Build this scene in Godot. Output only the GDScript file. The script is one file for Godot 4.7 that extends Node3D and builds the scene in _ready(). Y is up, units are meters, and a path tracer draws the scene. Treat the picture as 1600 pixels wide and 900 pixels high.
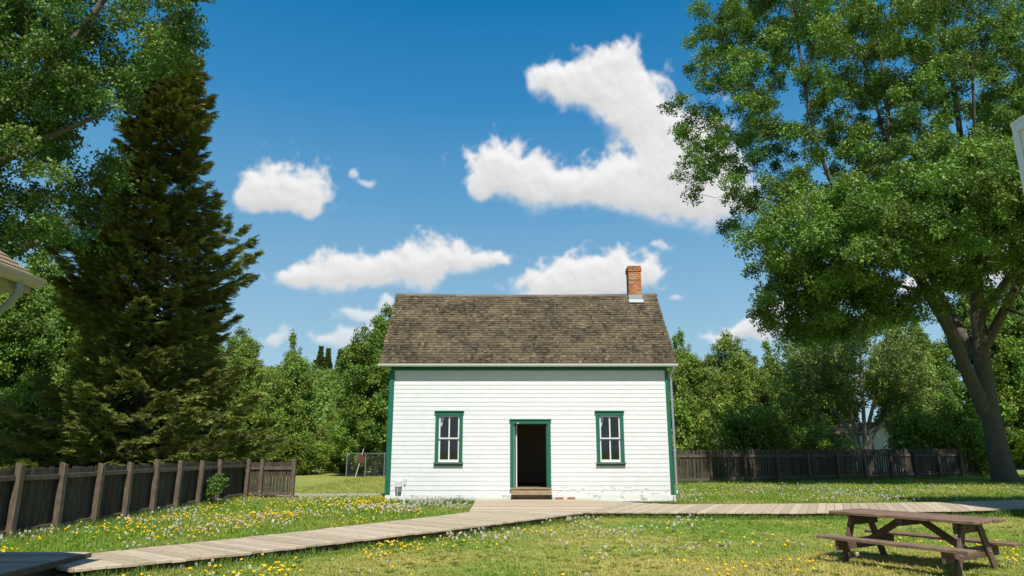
extends Node3D
# A white clapboard farmhouse in a park, boardwalks, fences, cottonwoods and a spruce, on a clear summer day.

const SUN_AZ := 8.0
const SUN_EL := 53.0
var rng := RandomNumberGenerator.new()
var noise := FastNoiseLite.new()
var taken := {}
var mats := {}
var plank_tex: ImageTexture

# ------------------------------------------------------------------ helpers
class Geo:
	var v := PackedVector3Array()
	var n := PackedVector3Array()
	var uv := PackedVector2Array()
	var c := PackedColorArray()
	var ix := PackedInt32Array()
	var col := Color.WHITE
	var off := Vector2.ZERO
	func tri(a: Vector3, b: Vector3, d: Vector3, ua := Vector2.ZERO, ub := Vector2.ZERO, ud := Vector2.ZERO, want := Vector3.ZERO) -> void:
		var k := (b - a).cross(d - a)
		if k.length_squared() < 1e-16:
			return
		var nn := k.normalized()
		if want != Vector3.ZERO and nn.dot(want) < 0.0:
			nn = -nn
		elif want == Vector3.ZERO:
			nn = -nn
		var at := v.size()
		v.append_array([a, b, d]); n.append_array([nn, nn, nn]); uv.append_array([ua + off, ub + off, ud + off]); c.append_array([col, col, col])
		if k.dot(nn) > 0.0:
			ix.append_array([at, at + 2, at + 1])
		else:
			ix.append_array([at, at + 1, at + 2])
	func quad(a: Vector3, b: Vector3, d: Vector3, e: Vector3, want: Vector3, su := 1.0, sv := 1.0) -> void:
		var lu := (b - a).length() * su
		var lv := (e - a).length() * sv
		tri(a, b, d, Vector2(0, 0), Vector2(lu, 0), Vector2(lu, lv), want)
		tri(a, d, e, Vector2(0, 0), Vector2(lu, lv), Vector2(0, lv), want)
	# box with chamfered edges; t places it, uv u runs along the longest side
	func box(t: Transform3D, s: Vector3, b := 0.0) -> void:
		var h := s * 0.5
		var p := func(sx: int, sy: int, sz: int, ax: int) -> Vector3:
			var q := Vector3(sx * h.x, sy * h.y, sz * h.z)
			if ax != 0: q.x -= sx * b
			if ax != 1: q.y -= sy * b
			if ax != 2: q.z -= sz * b
			return t * q
		var long := 0 if s.x >= s.y and s.x >= s.z else (1 if s.y >= s.z else 2)
		for ax in 3:
			var a1 := (ax + 1) % 3
			var a2 := (ax + 2) % 3
			if a2 == long:
				var w := a1; a1 = a2; a2 = w
			for sg: int in [-1, 1]:
				var pts := []
				for pr in [[-1, -1], [1, -1], [1, 1], [-1, 1]]:
					var sgn := [0, 0, 0]
					sgn[ax] = sg; sgn[a1] = pr[0]; sgn[a2] = pr[1]
					pts.append(p.call(sgn[0], sgn[1], sgn[2], ax))
				var want := Vector3.ZERO
				want[ax] = sg
				quad(pts[0], pts[1], pts[2], pts[3], (t.basis * want))
		if b <= 0.0:
			return
		for ax in 3:      # edges run along ax
			var a1 := (ax + 1) % 3
			var a2 := (ax + 2) % 3
			for s1: int in [-1, 1]:
				for s2: int in [-1, 1]:
					var e := []
					for sg: int in [-1, 1]:
						var sgn := [0, 0, 0]
						sgn[ax] = sg; sgn[a1] = s1; sgn[a2] = s2
						e.append(p.call(sgn[0], sgn[1], sgn[2], a1)); e.append(p.call(sgn[0], sgn[1], sgn[2], a2))
					var want := Vector3.ZERO
					want[a1] = s1; want[a2] = s2
					quad(e[0], e[2], e[3], e[1], t.basis * want)
		for sx: int in [-1, 1]:
			for sy: int in [-1, 1]:
				for sz: int in [-1, 1]:
					tri(p.call(sx, sy, sz, 0), p.call(sx, sy, sz, 1), p.call(sx, sy, sz, 2), Vector2.ZERO, Vector2.ZERO, Vector2.ZERO, t.basis * Vector3(sx, sy, sz))
	# round tube along a path, smooth
	func tube(path: Array, rad: Array, sides := 6, cap := false) -> void:
		var at := v.size()
		var ref := Vector3(0.31, 0.2, 0.93)
		var run := 0.0
		for i in path.size():
			var d: Vector3 = (path[mini(i + 1, path.size() - 1)] - path[maxi(i - 1, 0)]).normalized()
			var x := d.cross(ref)
			if x.length() < 0.05: x = d.cross(Vector3.RIGHT)
			x = x.normalized()
			var y := d.cross(x).normalized()
			if i > 0: run += (path[i] - path[i - 1]).length()
			for k in sides + 1:
				var a := TAU * k / sides
				var o := x * cos(a) + y * sin(a)
				v.append(path[i] + o * rad[i]); n.append(o); uv.append(Vector2(run, float(k) / sides * TAU * maxf(rad[0], 0.02)) + off); c.append(col)
		for i in path.size() - 1:
			for k in sides:
				var a := at + i * (sides + 1) + k
				var b := a + sides + 1
				ix.append_array([a, b, a + 1, a + 1, b, b + 1])
		if cap:
			for e in [0, path.size() - 1]:
				var d: Vector3 = (path[e] - path[1 if e == 0 else e - 1]).normalized()
				for k in range(1, sides - 1):
					var b0: int = at + e * (sides + 1)
					tri(v[b0], v[b0 + k], v[b0 + k + 1], Vector2.ZERO, Vector2(.05, 0), Vector2(.05, .05), d)
	# convex polygon (ground plane x,z) extruded from y0 to y1
	func prism(poly: PackedVector2Array, y0: float, y1: float, along: Vector2) -> void:
		var nrm := Vector2(-along.y, along.x)
		var m := Vector2.ZERO
		for q in poly: m += q
		m /= poly.size()
		var P := func(q: Vector2, y: float) -> Vector3: return Vector3(q.x, y, q.y)
		var U := func(q: Vector2) -> Vector2: return Vector2(q.dot(along), q.dot(nrm))
		var b := 0.006
		var inn := PackedVector2Array()
		for q in poly: inn.append(q + (m - q).normalized() * b * 1.5)
		for i in range(1, poly.size() - 1):
			tri(P.call(inn[0], y1), P.call(inn[i], y1), P.call(inn[i + 1], y1), U.call(inn[0]), U.call(inn[i]), U.call(inn[i + 1]), Vector3.UP)
			tri(P.call(poly[0], y0), P.call(poly[i], y0), P.call(poly[i + 1], y0), U.call(poly[0]), U.call(poly[i]), U.call(poly[i + 1]), Vector3.DOWN)
		for i in poly.size():
			var q := poly[i]
			var r := poly[(i + 1) % poly.size()]
			var o := Vector3((q + r).x * 0.5 - m.x, 0, (q + r).y * 0.5 - m.y)
			quad(P.call(q, y0), P.call(r, y0), P.call(r, y1 - b), P.call(q, y1 - b), o)
			quad(P.call(q, y1 - b), P.call(r, y1 - b), P.call(inn[(i + 1) % poly.size()], y1), P.call(inn[i], y1), o + Vector3.UP)
	func mesh() -> ArrayMesh:
		var a := []
		a.resize(Mesh.ARRAY_MAX)
		a[Mesh.ARRAY_VERTEX] = v; a[Mesh.ARRAY_NORMAL] = n; a[Mesh.ARRAY_TEX_UV] = uv; a[Mesh.ARRAY_COLOR] = c; a[Mesh.ARRAY_INDEX] = ix
		var m := ArrayMesh.new()
		m.add_surface_from_arrays(Mesh.PRIMITIVE_TRIANGLES, a)
		return m

func numbered(called: String) -> String:
	if not taken.has(called):
		taken[called] = 0
		return called
	taken[called] += 1
	return "%s_%03d" % [called, taken[called]]

func tag(o: Node, label: String, category: String, group := "") -> Node:
	o.set_meta("label", label); o.set_meta("category", category)
	if group: o.set_meta("group", group)
	return o

func thing(called: String, label: String, category: String, at := Vector3.ZERO, turn := 0.0, group := "") -> Node3D:
	var o := Node3D.new()
	o.name = numbered(called); add_child(o)
	o.position = at; o.rotation.y = turn
	tag(o, label, category, group)
	return o

func structure(called: String) -> Node3D:
	var o := Node3D.new()
	o.name = numbered(called); add_child(o)
	o.set_meta("kind", "structure")
	return o

func part(parent: Node, called: String, g, m: Material, kind := "") -> MeshInstance3D:
	var o := MeshInstance3D.new()
	o.name = called
	o.mesh = g.mesh() if g is Geo else g
	o.material_override = m
	if kind: o.set_meta("kind", kind)
	parent.add_child(o, true)
	return o

func boxpart(parent: Node, called: String, at: Vector3, size: Vector3, m: Material, bev := 0.004, rot := Vector3.ZERO) -> MeshInstance3D:
	var g := Geo.new()
	g.off = Vector2(rng.randf() * 7.0, rng.randf() * 7.0)
	g.box(Transform3D(Basis.from_euler(rot), at), size, bev)
	return part(parent, called, g, m)

func scatter(parent: Node, called: String, m: Mesh, mat: Material, xf: Array, cols: Array, kind := "") -> MultiMeshInstance3D:
	var mm := MultiMesh.new()
	mm.transform_format = MultiMesh.TRANSFORM_3D
	mm.use_colors = true
	mm.mesh = m
	mm.instance_count = xf.size()
	var b := PackedFloat32Array()
	b.resize(xf.size() * 16)
	for i in xf.size():
		var t: Transform3D = xf[i]
		var k := i * 16
		var c: Color = cols[i]
		b[k] = t.basis.x.x; b[k + 1] = t.basis.y.x; b[k + 2] = t.basis.z.x; b[k + 3] = t.origin.x
		b[k + 4] = t.basis.x.y; b[k + 5] = t.basis.y.y; b[k + 6] = t.basis.z.y; b[k + 7] = t.origin.y
		b[k + 8] = t.basis.x.z; b[k + 9] = t.basis.y.z; b[k + 10] = t.basis.z.z; b[k + 11] = t.origin.z
		b[k + 12] = c.r; b[k + 13] = c.g; b[k + 14] = c.b; b[k + 15] = 1.0
	mm.buffer = b
	var o := MultiMeshInstance3D.new()
	o.name = called; o.multimesh = mm; o.material_override = mat
	if kind: o.set_meta("kind", kind)
	parent.add_child(o, true)
	return o

func lin(r: float, g: float, b: float) -> Color:
	return Color(r, g, b).linear_to_srgb()

func paint(called: String, c: Color, rough := 0.7, tex: Texture2D = null, uvs := Vector3.ONE) -> StandardMaterial3D:
	if mats.has(called): return mats[called]
	var m := StandardMaterial3D.new()
	m.resource_name = called
	m.albedo_color = c; m.roughness = rough
	if tex:
		m.albedo_texture = tex
		m.uv1_scale = uvs
	mats[called] = m
	return m

func leafy(called: String, back: Color, rough := 0.5) -> StandardMaterial3D:
	if mats.has(called): return mats[called]
	var m := StandardMaterial3D.new()
	m.resource_name = called
	m.vertex_color_use_as_albedo = true
	m.roughness = rough
	m.metallic_specular = 0.4
	m.cull_mode = BaseMaterial3D.CULL_DISABLED
	m.backlight_enabled = true
	m.backlight = back
	mats[called] = m
	return m

func rot3() -> Basis:
	return Basis.from_euler(Vector3(rng.randf() * TAU, rng.randf() * TAU, rng.randf() * TAU))

# wood grain: streaks along u, knots, a few cracks
func grain(seed_: int, lo: float, hi: float, knots := 5) -> ImageTexture:
	var f := FastNoiseLite.new()
	f.seed = seed_; f.frequency = 1.0; f.fractal_octaves = 3
	var im := Image.create(512, 256, false, Image.FORMAT_RGB8)
	var ks := []
	for k in knots: ks.append(Vector3(rng.randf() * 512, rng.randf() * 256, 3 + rng.randf() * 4))
	for y in 256:
		for x in 512:
			var yy := y / 256.0
			var w := f.get_noise_2d(x * 0.004, yy * 3.0) * 0.35
			var s := f.get_noise_2d(x * 0.012 + 50, (yy + w * 0.06) * 46.0)
			var s2 := f.get_noise_2d(x * 0.05 + 9, yy * 130.0 + 30)
			var t := 0.5 + 0.55 * s + 0.3 * s2 + 0.35 * f.get_noise_2d(x * 0.01 + 200, yy * 5.0)
			for k: Vector3 in ks:
				var d := Vector2((x - k.x) * 0.55, y - k.y).length() / k.z
				if d < 1.6: t = minf(t, d * 0.5 - 0.1)
			t = clampf(t, 0, 1)
			var q := lerpf(lo, hi, t)
			im.set_pixel(x, y, Color(q, q * lerpf(0.965, 1.0, t), q * lerpf(0.92, 1.0, t)))
	return ImageTexture.create_from_image(im)

func blotch(seed_: int, a: Color, b: Color, freq: float, size := 512) -> NoiseTexture2D:
	var f := FastNoiseLite.new()
	f.seed = seed_; f.frequency = freq; f.fractal_octaves = 5
	var t := NoiseTexture2D.new()
	t.width = size; t.height = size; t.seamless = true; t.noise = f
	var r := Gradient.new()
	r.set_color(0, a); r.set_color(1, b)
	t.color_ramp = r
	return t

# ------------------------------------------------------------------ sky
var sky_img: Image
const SW := 4096
const SH := 2048

func sky_blue(el: float) -> Color:      # linear radiance of clear air, by elevation in degrees
	var k := [[-90.0, Color(.30, .36, .36)], [-1.0, Color(.40, .52, .60)], [0.0, Color(.46, .63, .73)], [6.0, Color(.37, .59, .735)], [12.0, Color(.255, .475, .675)], [20.0, Color(.125, .35, .60)], [28.0, Color(.042, .245, .525)], [37.0, Color(.006, .172, .425)], [55.0, Color(.010, .12, .37)], [90.0, Color(.009, .095, .31)]]
	for i in range(1, k.size()):
		if el <= k[i][0]:
			var t: float = (el - k[i - 1][0]) / (k[i][0] - k[i - 1][0])
			return k[i - 1][1].lerp(k[i][1], t)
	return k[-1][1]

# blobs: [az, el, radius az, radius el] in degrees; returns a cloud picture with its place
func cloud(blobs: Array, seed_: int, thick := 1.0, pale := 0.0) -> Dictionary:
	var lo := Vector2(999, 999)
	var hi := Vector2(-999, -999)
	for b in blobs:
		lo = lo.min(Vector2(b[0] - b[2] * 1.7 - 1, b[1] - b[3] * 1.7 - 1)); hi = hi.max(Vector2(b[0] + b[2] * 1.7 + 1, b[1] + b[3] * 1.7 + 1))
	var k := SW / 360.0
	var w := int((hi.x - lo.x) * k)
	var h := int((hi.y - lo.y) * k)
	var im := Image.create(w, h, false, Image.FORMAT_RGBAF)
	var f := FastNoiseLite.new()
	f.seed = seed_; f.noise_type = FastNoiseLite.TYPE_SIMPLEX_SMOOTH; f.frequency = 0.2; f.fractal_octaves = 5; f.fractal_gain = 0.55
	var g := FastNoiseLite.new()
	g.seed = seed_ + 7; g.frequency = 0.16; g.fractal_octaves = 3
	var field := func(x: float, y: float) -> Vector2:
		var wx := x + 1.2 * g.get_noise_2d(x, y) + 0.22 * f.get_noise_2d(x * 3.1, y * 3.1)
		var wy := y + 0.8 * g.get_noise_2d(x + 60, y) + 0.18 * f.get_noise_2d(x * 3.1 + 33, y * 3.1)
		var s := 0.0
		var rel := 0.0
		for b in blobs:
			var dx: float = (wx - b[0]) / (b[2] * 1.2)
			var dy: float = (wy - b[1]) / (b[3] * 1.25)
			var r2 := dx * dx + dy * dy
			if r2 > 5.0: continue
			var q := exp(-1.35 * r2)
			s += q
			rel += q * dy
		if s < 0.03: return Vector2(-1, 0)
		rel /= s
		var soft := clampf(0.9 + 0.9 * rel, 0.35, 1.0)      # undersides are smoother than tops
		var billow := 1.0 - 2.4 * absf(f.get_noise_2d(x * 1.1, y * 1.25))
		var v := minf(s, 1.25) - 0.32 + soft * (0.34 * (billow - 0.45) + 0.30 * f.get_noise_2d(x * 2.6 + 40, y * 2.6)) + 0.16 * g.get_noise_2d(x * 2.0, y * 2.0 + 17)
		return Vector2(v, rel)
	for j in h:
		for i in w:
			var x := lo.x + i / k
			var y := hi.y - j / k
			var q: Vector2 = field.call(x, y)
			var a := smoothstep(-0.08, 0.62 - 0.12 * clampf(q.y, -1, 1), q.x) * thick
			if a <= 0.003: continue
			var up: Vector2 = field.call(x + 0.18, y + 0.45)
			var face := clampf((q.x - up.x) * 1.1, -0.5, 0.6)
			var deep := smoothstep(0.2, 0.9, q.x)
			var lit := clampf(0.845 + 0.13 * face - 0.19 * deep * clampf(0.42 - 0.75 * q.y, 0, 1) - 0.05 * (1.0 - deep), 0.56, 0.93)
			var c := Color(lit * 0.99, lit * 0.992, lit)
			if pale > 0.0: c = c.lerp(Color(.62, .72, .80), pale)
			im.set_pixel(i, j, Color(c.r, c.g, c.b, clampf(a, 0, 1)))
	return {"im": im, "az": lo.x, "el": hi.y}

func lay(c: Dictionary, daz := 0.0, del := 0.0, flip := false) -> void:
	var im: Image = c.im
	if flip:
		im = im.duplicate(); im.flip_x()
	var k := SW / 360.0
	var x := int((c.az + daz + 180.0) * k)
	var y := int((90.0 - c.el - del) * k)
	for s: int in [-SW, 0, SW]:
		if x + s < SW and x + s + im.get_width() > 0:
			sky_img.blend_rect(im, Rect2i(0, 0, im.get_width(), im.get_height()), Vector2i(x + s, y))

func make_sky() -> Sky:
	sky_img = Image.create(SW, SH, false, Image.FORMAT_RGBAF)
	for j in SH:
		var c := sky_blue(90.0 - (j + 0.5) * 180.0 / SH)
		c.a = 1.0
		sky_img.fill_rect(Rect2i(0, j, SW, 1), c)
	var A := cloud([[-21.50, 20.07, 1.68, 1.18], [-19.54, 20.91, 2.14, 1.69], [-17.19, 20.72, 1.57, 1.51], [-19.67, 19.39, 3.03, 0.70]], 1)
	var A2 := cloud([[-14.56, 22.15, 0.38, 0.41], [-13.39, 21.63, 0.65, 0.26]], 2, 0.6)
	var B := cloud([[7.45, 31.48, 2.00, 1.16], [10.38, 31.42, 1.51, 1.24], [3.57, 30.48, 2.02, 0.73], [6.51, 29.97, 2.93, 1.27], [9.40, 29.06, 3.46, 1.67], [12.18, 27.60, 2.59, 1.97], [10.72, 26.73, 2.26, 1.30], [13.44, 25.24, 2.20, 2.00], [14.12, 22.90, 2.60, 2.23], [16.84, 23.14, 3.17, 2.99], [-2.02, 23.63, 2.07, 1.77], [-3.32, 21.93, 1.03, 1.05], [0.29, 23.12, 2.88, 1.88], [3.43, 21.93, 3.42, 1.57], [7.11, 21.55, 3.38, 1.67], [10.49, 21.89, 3.05, 1.96], [13.16, 20.41, 2.70, 1.75], [17.6, 19.75, 2.9, 2.0]], 3)
	var C := cloud([[-18.94, 13.50, 1.59, 1.02], [-15.94, 13.98, 2.66, 1.24], [-12.31, 14.72, 2.65, 1.26], [-8.83, 14.99, 2.71, 1.48], [-5.28, 15.63, 2.87, 1.49], [-1.67, 15.58, 2.00, 0.48]], 4)
	var D := cloud([[3.32, 13.95, 2.20, 1.29], [6.09, 14.86, 2.74, 1.60], [9.08, 14.60, 2.43, 1.27], [11.24, 14.67, 1.18, 0.68], [5.50, 13.11, 4.91, 1.07]], 5)
	var E := cloud([[17.37, 9.05, 1.38, 0.51], [19.60, 9.34, 1.93, 0.81], [22.28, 9.97, 2.34, 1.49]], 6, 0.95, 0.15)
	var F := cloud([[13.32, 16.60, 0.96, 0.26]], 7, 0.6, 0.2)
	var F2 := cloud([[13.29, 12.20, 0.63, 0.26]], 8, 0.6, 0.3)
	var G := cloud([[-12.90, 10.91, 1.87, 0.52], [-14.84, 8.75, 2.13, 0.72], [-11.79, 9.49, 2.08, 0.84], [-10.21, 11.91, 0.85, 0.42]], 9, 0.85, 0.35)
	var H := cloud([[-19.57, 8.93, 1.25, 0.55]], 10, 0.8, 0.35)
	for c in [A, A2, B, C, D, E, F, F2, G, H]: lay(c)
	# the same kind of fair-weather cloud goes on round the rest of the sky
	var far := [A, C, D, B, E, G]
	var sr := RandomNumberGenerator.new()
	sr.seed = 77
	for az in range(50, 311, 18):
		lay(far[sr.randi() % 6], az + sr.randf_range(-6, 6), sr.randf_range(-2, 14), sr.randf() < 0.5)
	for az in range(45, 316, 30):
		lay(far[[0, 1, 3][sr.randi() % 3]], az + sr.randf_range(-9, 9), sr.randf_range(18, 34), sr.randf() < 0.5)
	# the panorama's seam lies straight ahead: swap its halves
	var out := Image.create(SW, SH, false, Image.FORMAT_RGBAF)
	out.blit_rect(sky_img, Rect2i(SW / 2, 0, SW / 2, SH), Vector2i(0, 0))
	out.blit_rect(sky_img, Rect2i(0, 0, SW / 2, SH), Vector2i(SW / 2, 0))
	var m := PanoramaSkyMaterial.new()
	m.panorama = ImageTexture.create_from_image(out)
	var s := Sky.new()
	s.sky_material = m
	return s

# ------------------------------------------------------------------ plants
func leaf_clump(count: int, size: float, radius: float, seed_: int) -> ArrayMesh:
	var r := RandomNumberGenerator.new()
	r.seed = seed_
	var g := Geo.new()
	for i in count:
		var p := Vector3(r.randfn(), r.randfn(), r.randfn()).normalized() * radius * pow(r.randf(), 0.6)
		var b := Basis.from_euler(Vector3(r.randf_range(-1.3, 1.3), r.randf() * TAU, r.randf_range(-0.9, 0.9)))
		var s := size * r.randf_range(0.7, 1.2)
		var q := r.randf_range(0.8, 1.15)
		g.col = Color(q, q, q * r.randf_range(0.8, 1.1))
		var base := p
		var tip := p + b * Vector3(0, -0.15, 1) * s
		var l := p + b * Vector3(-0.45, 0.08, 0.42) * s
		var rr := p + b * Vector3(0.45, 0.08, 0.42) * s
		g.tri(base, l, tip, Vector2.ZERO, Vector2.ZERO, Vector2.ZERO, b * Vector3.UP)
		g.tri(base, tip, rr, Vector2.ZERO, Vector2.ZERO, Vector2.ZERO, b * Vector3.UP)
		if i % 3 == 0:
			g.col = Color(1.1, .62, 1.6)
			var o := p.cross(Vector3(.2, .9, .3)).normalized() * 0.006
			g.tri(Vector3.ZERO - o, Vector3.ZERO + o, p, Vector2.ZERO, Vector2.ZERO, Vector2.ZERO, Vector3.UP)
	return g.mesh()

func needle_sprig(seed_: int) -> ArrayMesh:     # lies along +z, 0.45 m, twigs to both sides
	var r := RandomNumberGenerator.new()
	r.seed = seed_
	var g := Geo.new()
	var twig := func(a: Vector3, b: Vector3, w: float) -> void:
		var d := (b - a).normalized()
		var s := d.cross(Vector3(0.1, 1, 0.05)).normalized() * w
		var u := s.cross(d).normalized() * w * 0.7
		var m := a.lerp(b, 0.45)
		for o: Vector3 in [s, u]:
			g.tri(a, m + o, b, Vector2.ZERO, Vector2.ZERO, Vector2.ZERO, Vector3.UP if o == s else s)
			g.tri(a, b, m - o, Vector2.ZERO, Vector2.ZERO, Vector2.ZERO, Vector3.UP if o == s else s)
	twig.call(Vector3.ZERO, Vector3(0, -0.02, 0.46), 0.024)
	for i in 7:
		var z := 0.03 + i * 0.058
		for s in [-1, 1]:
			var l := (0.25 - i * 0.025) * r.randf_range(0.7, 1.2)
			var q := r.randf_range(0.65, 1.25)
			g.col = Color(q, q, q)
			var e := Vector3(s * l * 0.78, r.randf_range(-0.10, 0.02), z + l * 0.75)
			twig.call(Vector3(0, 0, z), e, 0.018)
			if i < 4: twig.call(Vector3(0, 0, z).lerp(e, 0.45), Vector3(0, 0, z).lerp(e, 0.45) + Vector3(s * 0.02, -0.03, 0.10), 0.015)
	return g.mesh()

func grow(paths: Array, spots: Array, tip := 0.012, sides := 5) -> Geo:
	# paths: [[Vector3, radius], ...] trunk and limbs; spots: where foliage sits, each joined to its nearest wood
	var g := Geo.new()
	var nodes := PackedVector3Array()
	var rad := PackedFloat32Array()
	for p in paths:
		var pts := []
		var rs := []
		for i in p.size():
			pts.append(p[i][0]); rs.append(p[i][1])
		var fine := []
		var fr := []
		for i in pts.size() - 1:
			var p0: Vector3 = pts[maxi(i - 1, 0)]
			var p3: Vector3 = pts[mini(i + 2, pts.size() - 1)]
			for k in 4:
				var t := k / 4.0
				fine.append(pts[i].cubic_interpolate(pts[i + 1], p0, p3, t)); fr.append(lerpf(rs[i], rs[i + 1], t))
		fine.append(pts[-1]); fr.append(rs[-1])
		g.tube(fine, fr, 10 if rs[0] > 0.3 else 7)
		for i in fine.size():
			if i >= fine.size() / 4 or p != paths[0]:
				nodes.append(fine[i]); rad.append(fr[i])
	var root: Vector3 = paths[0][0][0]
	spots.sort_custom(func(a, b): return (a - root).length_squared() < (b - root).length_squared())
	for s: Vector3 in spots:
		var best := -1
		var bd := 1e9
		for i in nodes.size():
			var q := nodes[i]
			var d := q.distance_to(s) + maxf(0.0, q.y - s.y) * 0.7
			if d < bd:
				bd = d; best = i
		var a := nodes[best]
		var r0 := minf(rad[best] * 0.75, tip + 0.011 * a.distance_to(s))
		var mid := a.lerp(s, 0.5) + Vector3(rng.randfn() * 0.06, -0.05 * a.distance_to(s) + rng.randfn() * 0.05, rng.randfn() * 0.06) * a.distance_to(s)
		var pts := [a, a.lerp(mid, 0.5), mid, mid.lerp(s, 0.5), s]
		g.tube(pts, [r0, lerpf(r0, tip, .3), lerpf(r0, tip, .55), lerpf(r0, tip, .8), tip * 0.6], sides)
		for k in range(1, 5):
			nodes.append(pts[k]); rad.append(lerpf(r0, tip, k / 4.0))
	return g

func fill(ells: Array, count: int, gap: float, hollow := 0.35) -> Array:
	# points inside a union of ellipsoids [centre, radii], thinned, fewer in the core
	var out := []
	var vol := 0.0
	for e in ells: vol += e[1].x * e[1].y * e[1].z
	var tries := 0
	while out.size() < count and tries < count * 30:
		tries += 1
		var pick := rng.randf() * vol
		var e: Array = ells[-1]
		for q in ells:
			pick -= q[1].x * q[1].y * q[1].z
			if pick <= 0.0:
				e = q
				break
		var d := Vector3(rng.randfn(), rng.randfn(), rng.randfn()).normalized() * pow(rng.randf(), 0.333)
		if d.length() < hollow and rng.randf() < 0.7: continue
		var p: Vector3 = e[0] + d * e[1]
		var ok := true
		for o: Vector3 in out:
			if o.distance_squared_to(p) < gap * gap:
				ok = false
				break
		if ok: out.append(p)
	return out

func foliage(spots: Array, per: int, spread: Vector3, tone: Color, vary := 0.22, scale := 1.0) -> Array:
	var xf := []
	var cols := []
	for s: Vector3 in spots:
		var q := rng.randf_range(1.0 - vary, 1.0 + vary)
		var warm := rng.randf_range(0.88, 1.16)
		var n := int(per * rng.randf_range(0.6, 1.4))
		for i in n:
			var d := Vector3(rng.randfn(), rng.randfn() , rng.randfn()) * 0.55
			if d.length() > 1.25: d = d.normalized() * 1.25
			xf.append(Transform3D(rot3().scaled(Vector3.ONE * scale * rng.randf_range(0.75, 1.3)), s + d * spread + Vector3(0, -0.12 * d.length(), 0)))
			var k := q * rng.randf_range(0.8, 1.22)
			cols.append(Color(tone.r * k * warm, tone.g * k, tone.b * k))
	return [xf, cols]

func spruce(parent: Node, height: float, profile: Callable, step: float, per: int, sprig: Mesh, scale: float, tone: Color, tint: Color, trunk_m: Material) -> void:
	var g := Geo.new()
	g.tube([Vector3(0, -0.2, 0), Vector3(0.05, height * 0.3, 0), Vector3(0, height * 0.7, 0.04), Vector3(0, height, 0)], [height * 0.018, height * 0.014, height * 0.006, 0.01], 9)
	var xf := []
	var cols := []
	var h := 0.7
	while h < height - 0.15:
		for i in per:
			var a := rng.randf() * TAU
			var L: float = profile.call(h / height) * rng.randf_range(0.68, 1.14)
			if L < 0.15: L = 0.15
			var f := h / height
			var hh := h + rng.randf_range(-0.5, 0.5) * step
			var slope := lerpf(-0.22, 0.5, pow(f, 1.4)) + rng.randfn() * 0.09
			var out := Vector3(cos(a), 0, sin(a))
			var side := Vector3(-sin(a), 0, cos(a))
			var pts := []
			var rs := []
			for k in 6:
				var t := k / 5.0
				pts.append(Vector3(0, hh, 0) + out * L * t + Vector3(0, L * (slope * t - 0.22 * t * (1.0 - t) * 2.0 + 0.17 * t * t * t), 0) + side * L * 0.04 * sin(t * 3.0 + a))
				rs.append(lerpf(0.008 + 0.011 * L, 0.004, t))
			g.tube(pts, rs, 4)
			var bt := rng.randf_range(0.68, 1.3)
			var brown := rng.randf() * (0.35 + 0.65 * f)
			var n := int((4.0 + 17.0 * L) / (scale * scale))
			for k in n:
				var t := 1.0 - 0.82 * pow(rng.randf(), 1.25)
				var u := t * 5.0
				var p: Vector3 = pts[int(minf(u, 4.0))].lerp(pts[int(minf(u, 4.0)) + 1], u - minf(floorf(u), 4.0))
				var sd := (1.0 if rng.randf() < 0.5 else -1.0)
				var reach := (1.0 - t) * L * 0.42 + 0.1
				var lat := rng.randf() * reach
				var dir := (out * (0.55 + 0.5 * t) + side * sd * (1.0 - 0.6 * t) * rng.randf_range(0.3, 1.2) + Vector3(0, rng.randf_range(-0.45, 0.2) + 0.45 * t * t, 0)).normalized()
				p += side * sd * lat + out * lat * 0.45 + Vector3(0, -0.22 * lat - 0.05, 0)
				var x := Vector3.UP.cross(dir).normalized()
				var bs := Basis(x, dir.cross(x), dir) * Basis.from_euler(Vector3(0, 0, rng.randfn() * 0.5))
				xf.append(Transform3D(bs.scaled(Vector3.ONE * scale * rng.randf_range(0.7, 1.25)), p))
				var c := tone.lerp(tint, clampf(brown + rng.randfn() * 0.15, 0, 1)) * (bt * rng.randf_range(0.75, 1.25))
				cols.append(c)
		h += step * lerpf(1.0, 0.6, h / height)
	part(parent, "trunk", g, trunk_m)
	scatter(parent, "crown", sprig, leafy("needles", Color(.5, .55, .22), 0.6), xf, cols, "stuff")

# ------------------------------------------------------------------ ground
var n_lawn := FastNoiseLite.new()
var n_fine := FastNoiseLite.new()
var LEFT_WALK := PackedVector2Array([Vector2(-.97, -17.62), Vector2(1.86, -17.62), Vector2(-1.21, -13.86), Vector2(-4.17, -10.42), Vector2(-5.55, -9.2), Vector2(-7.2, -10.35), Vector2(-6.2, -10.5), Vector2(-3.85, -13.53)])
var RIGHT_WALK := PackedVector2Array([Vector2(1.87, -17.63), Vector2(7.02, -17.47), Vector2(11.34, -18.12), Vector2(12.27, -18.41), Vector2(19.0, -20.0), Vector2(19.0, -22.9), Vector2(15.69, -21.86), Vector2(12.23, -20.86), Vector2(8.41, -20.41), Vector2(4.67, -20.05), Vector2(3.9, -20.4), Vector2(3.42, -21.02)])
var LANDING := PackedVector2Array([Vector2(-1.12, -22.2), Vector2(-1.05, -17.64), Vector2(1.85, -17.64), Vector2(3.39, -21.0), Vector2(2.7, -21.6), Vector2(2.3, -22.2)])
var PORCH := PackedVector2Array([Vector2(-5.87, -2.0), Vector2(-5.94, -10.26), Vector2(-9.5, -10.26), Vector2(-9.5, -2.0)])

func hill(x: float, d: float) -> float:
	var h := 14.5 * smoothstep(60.0, 128.0, d) * lerpf(0.35, 1.0, smoothstep(15.0, -22.0, x))
	return h + smoothstep(70.0, 120.0, d) * 1.6 * n_lawn.get_noise_2d(x * 0.35, d * 0.35)

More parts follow.
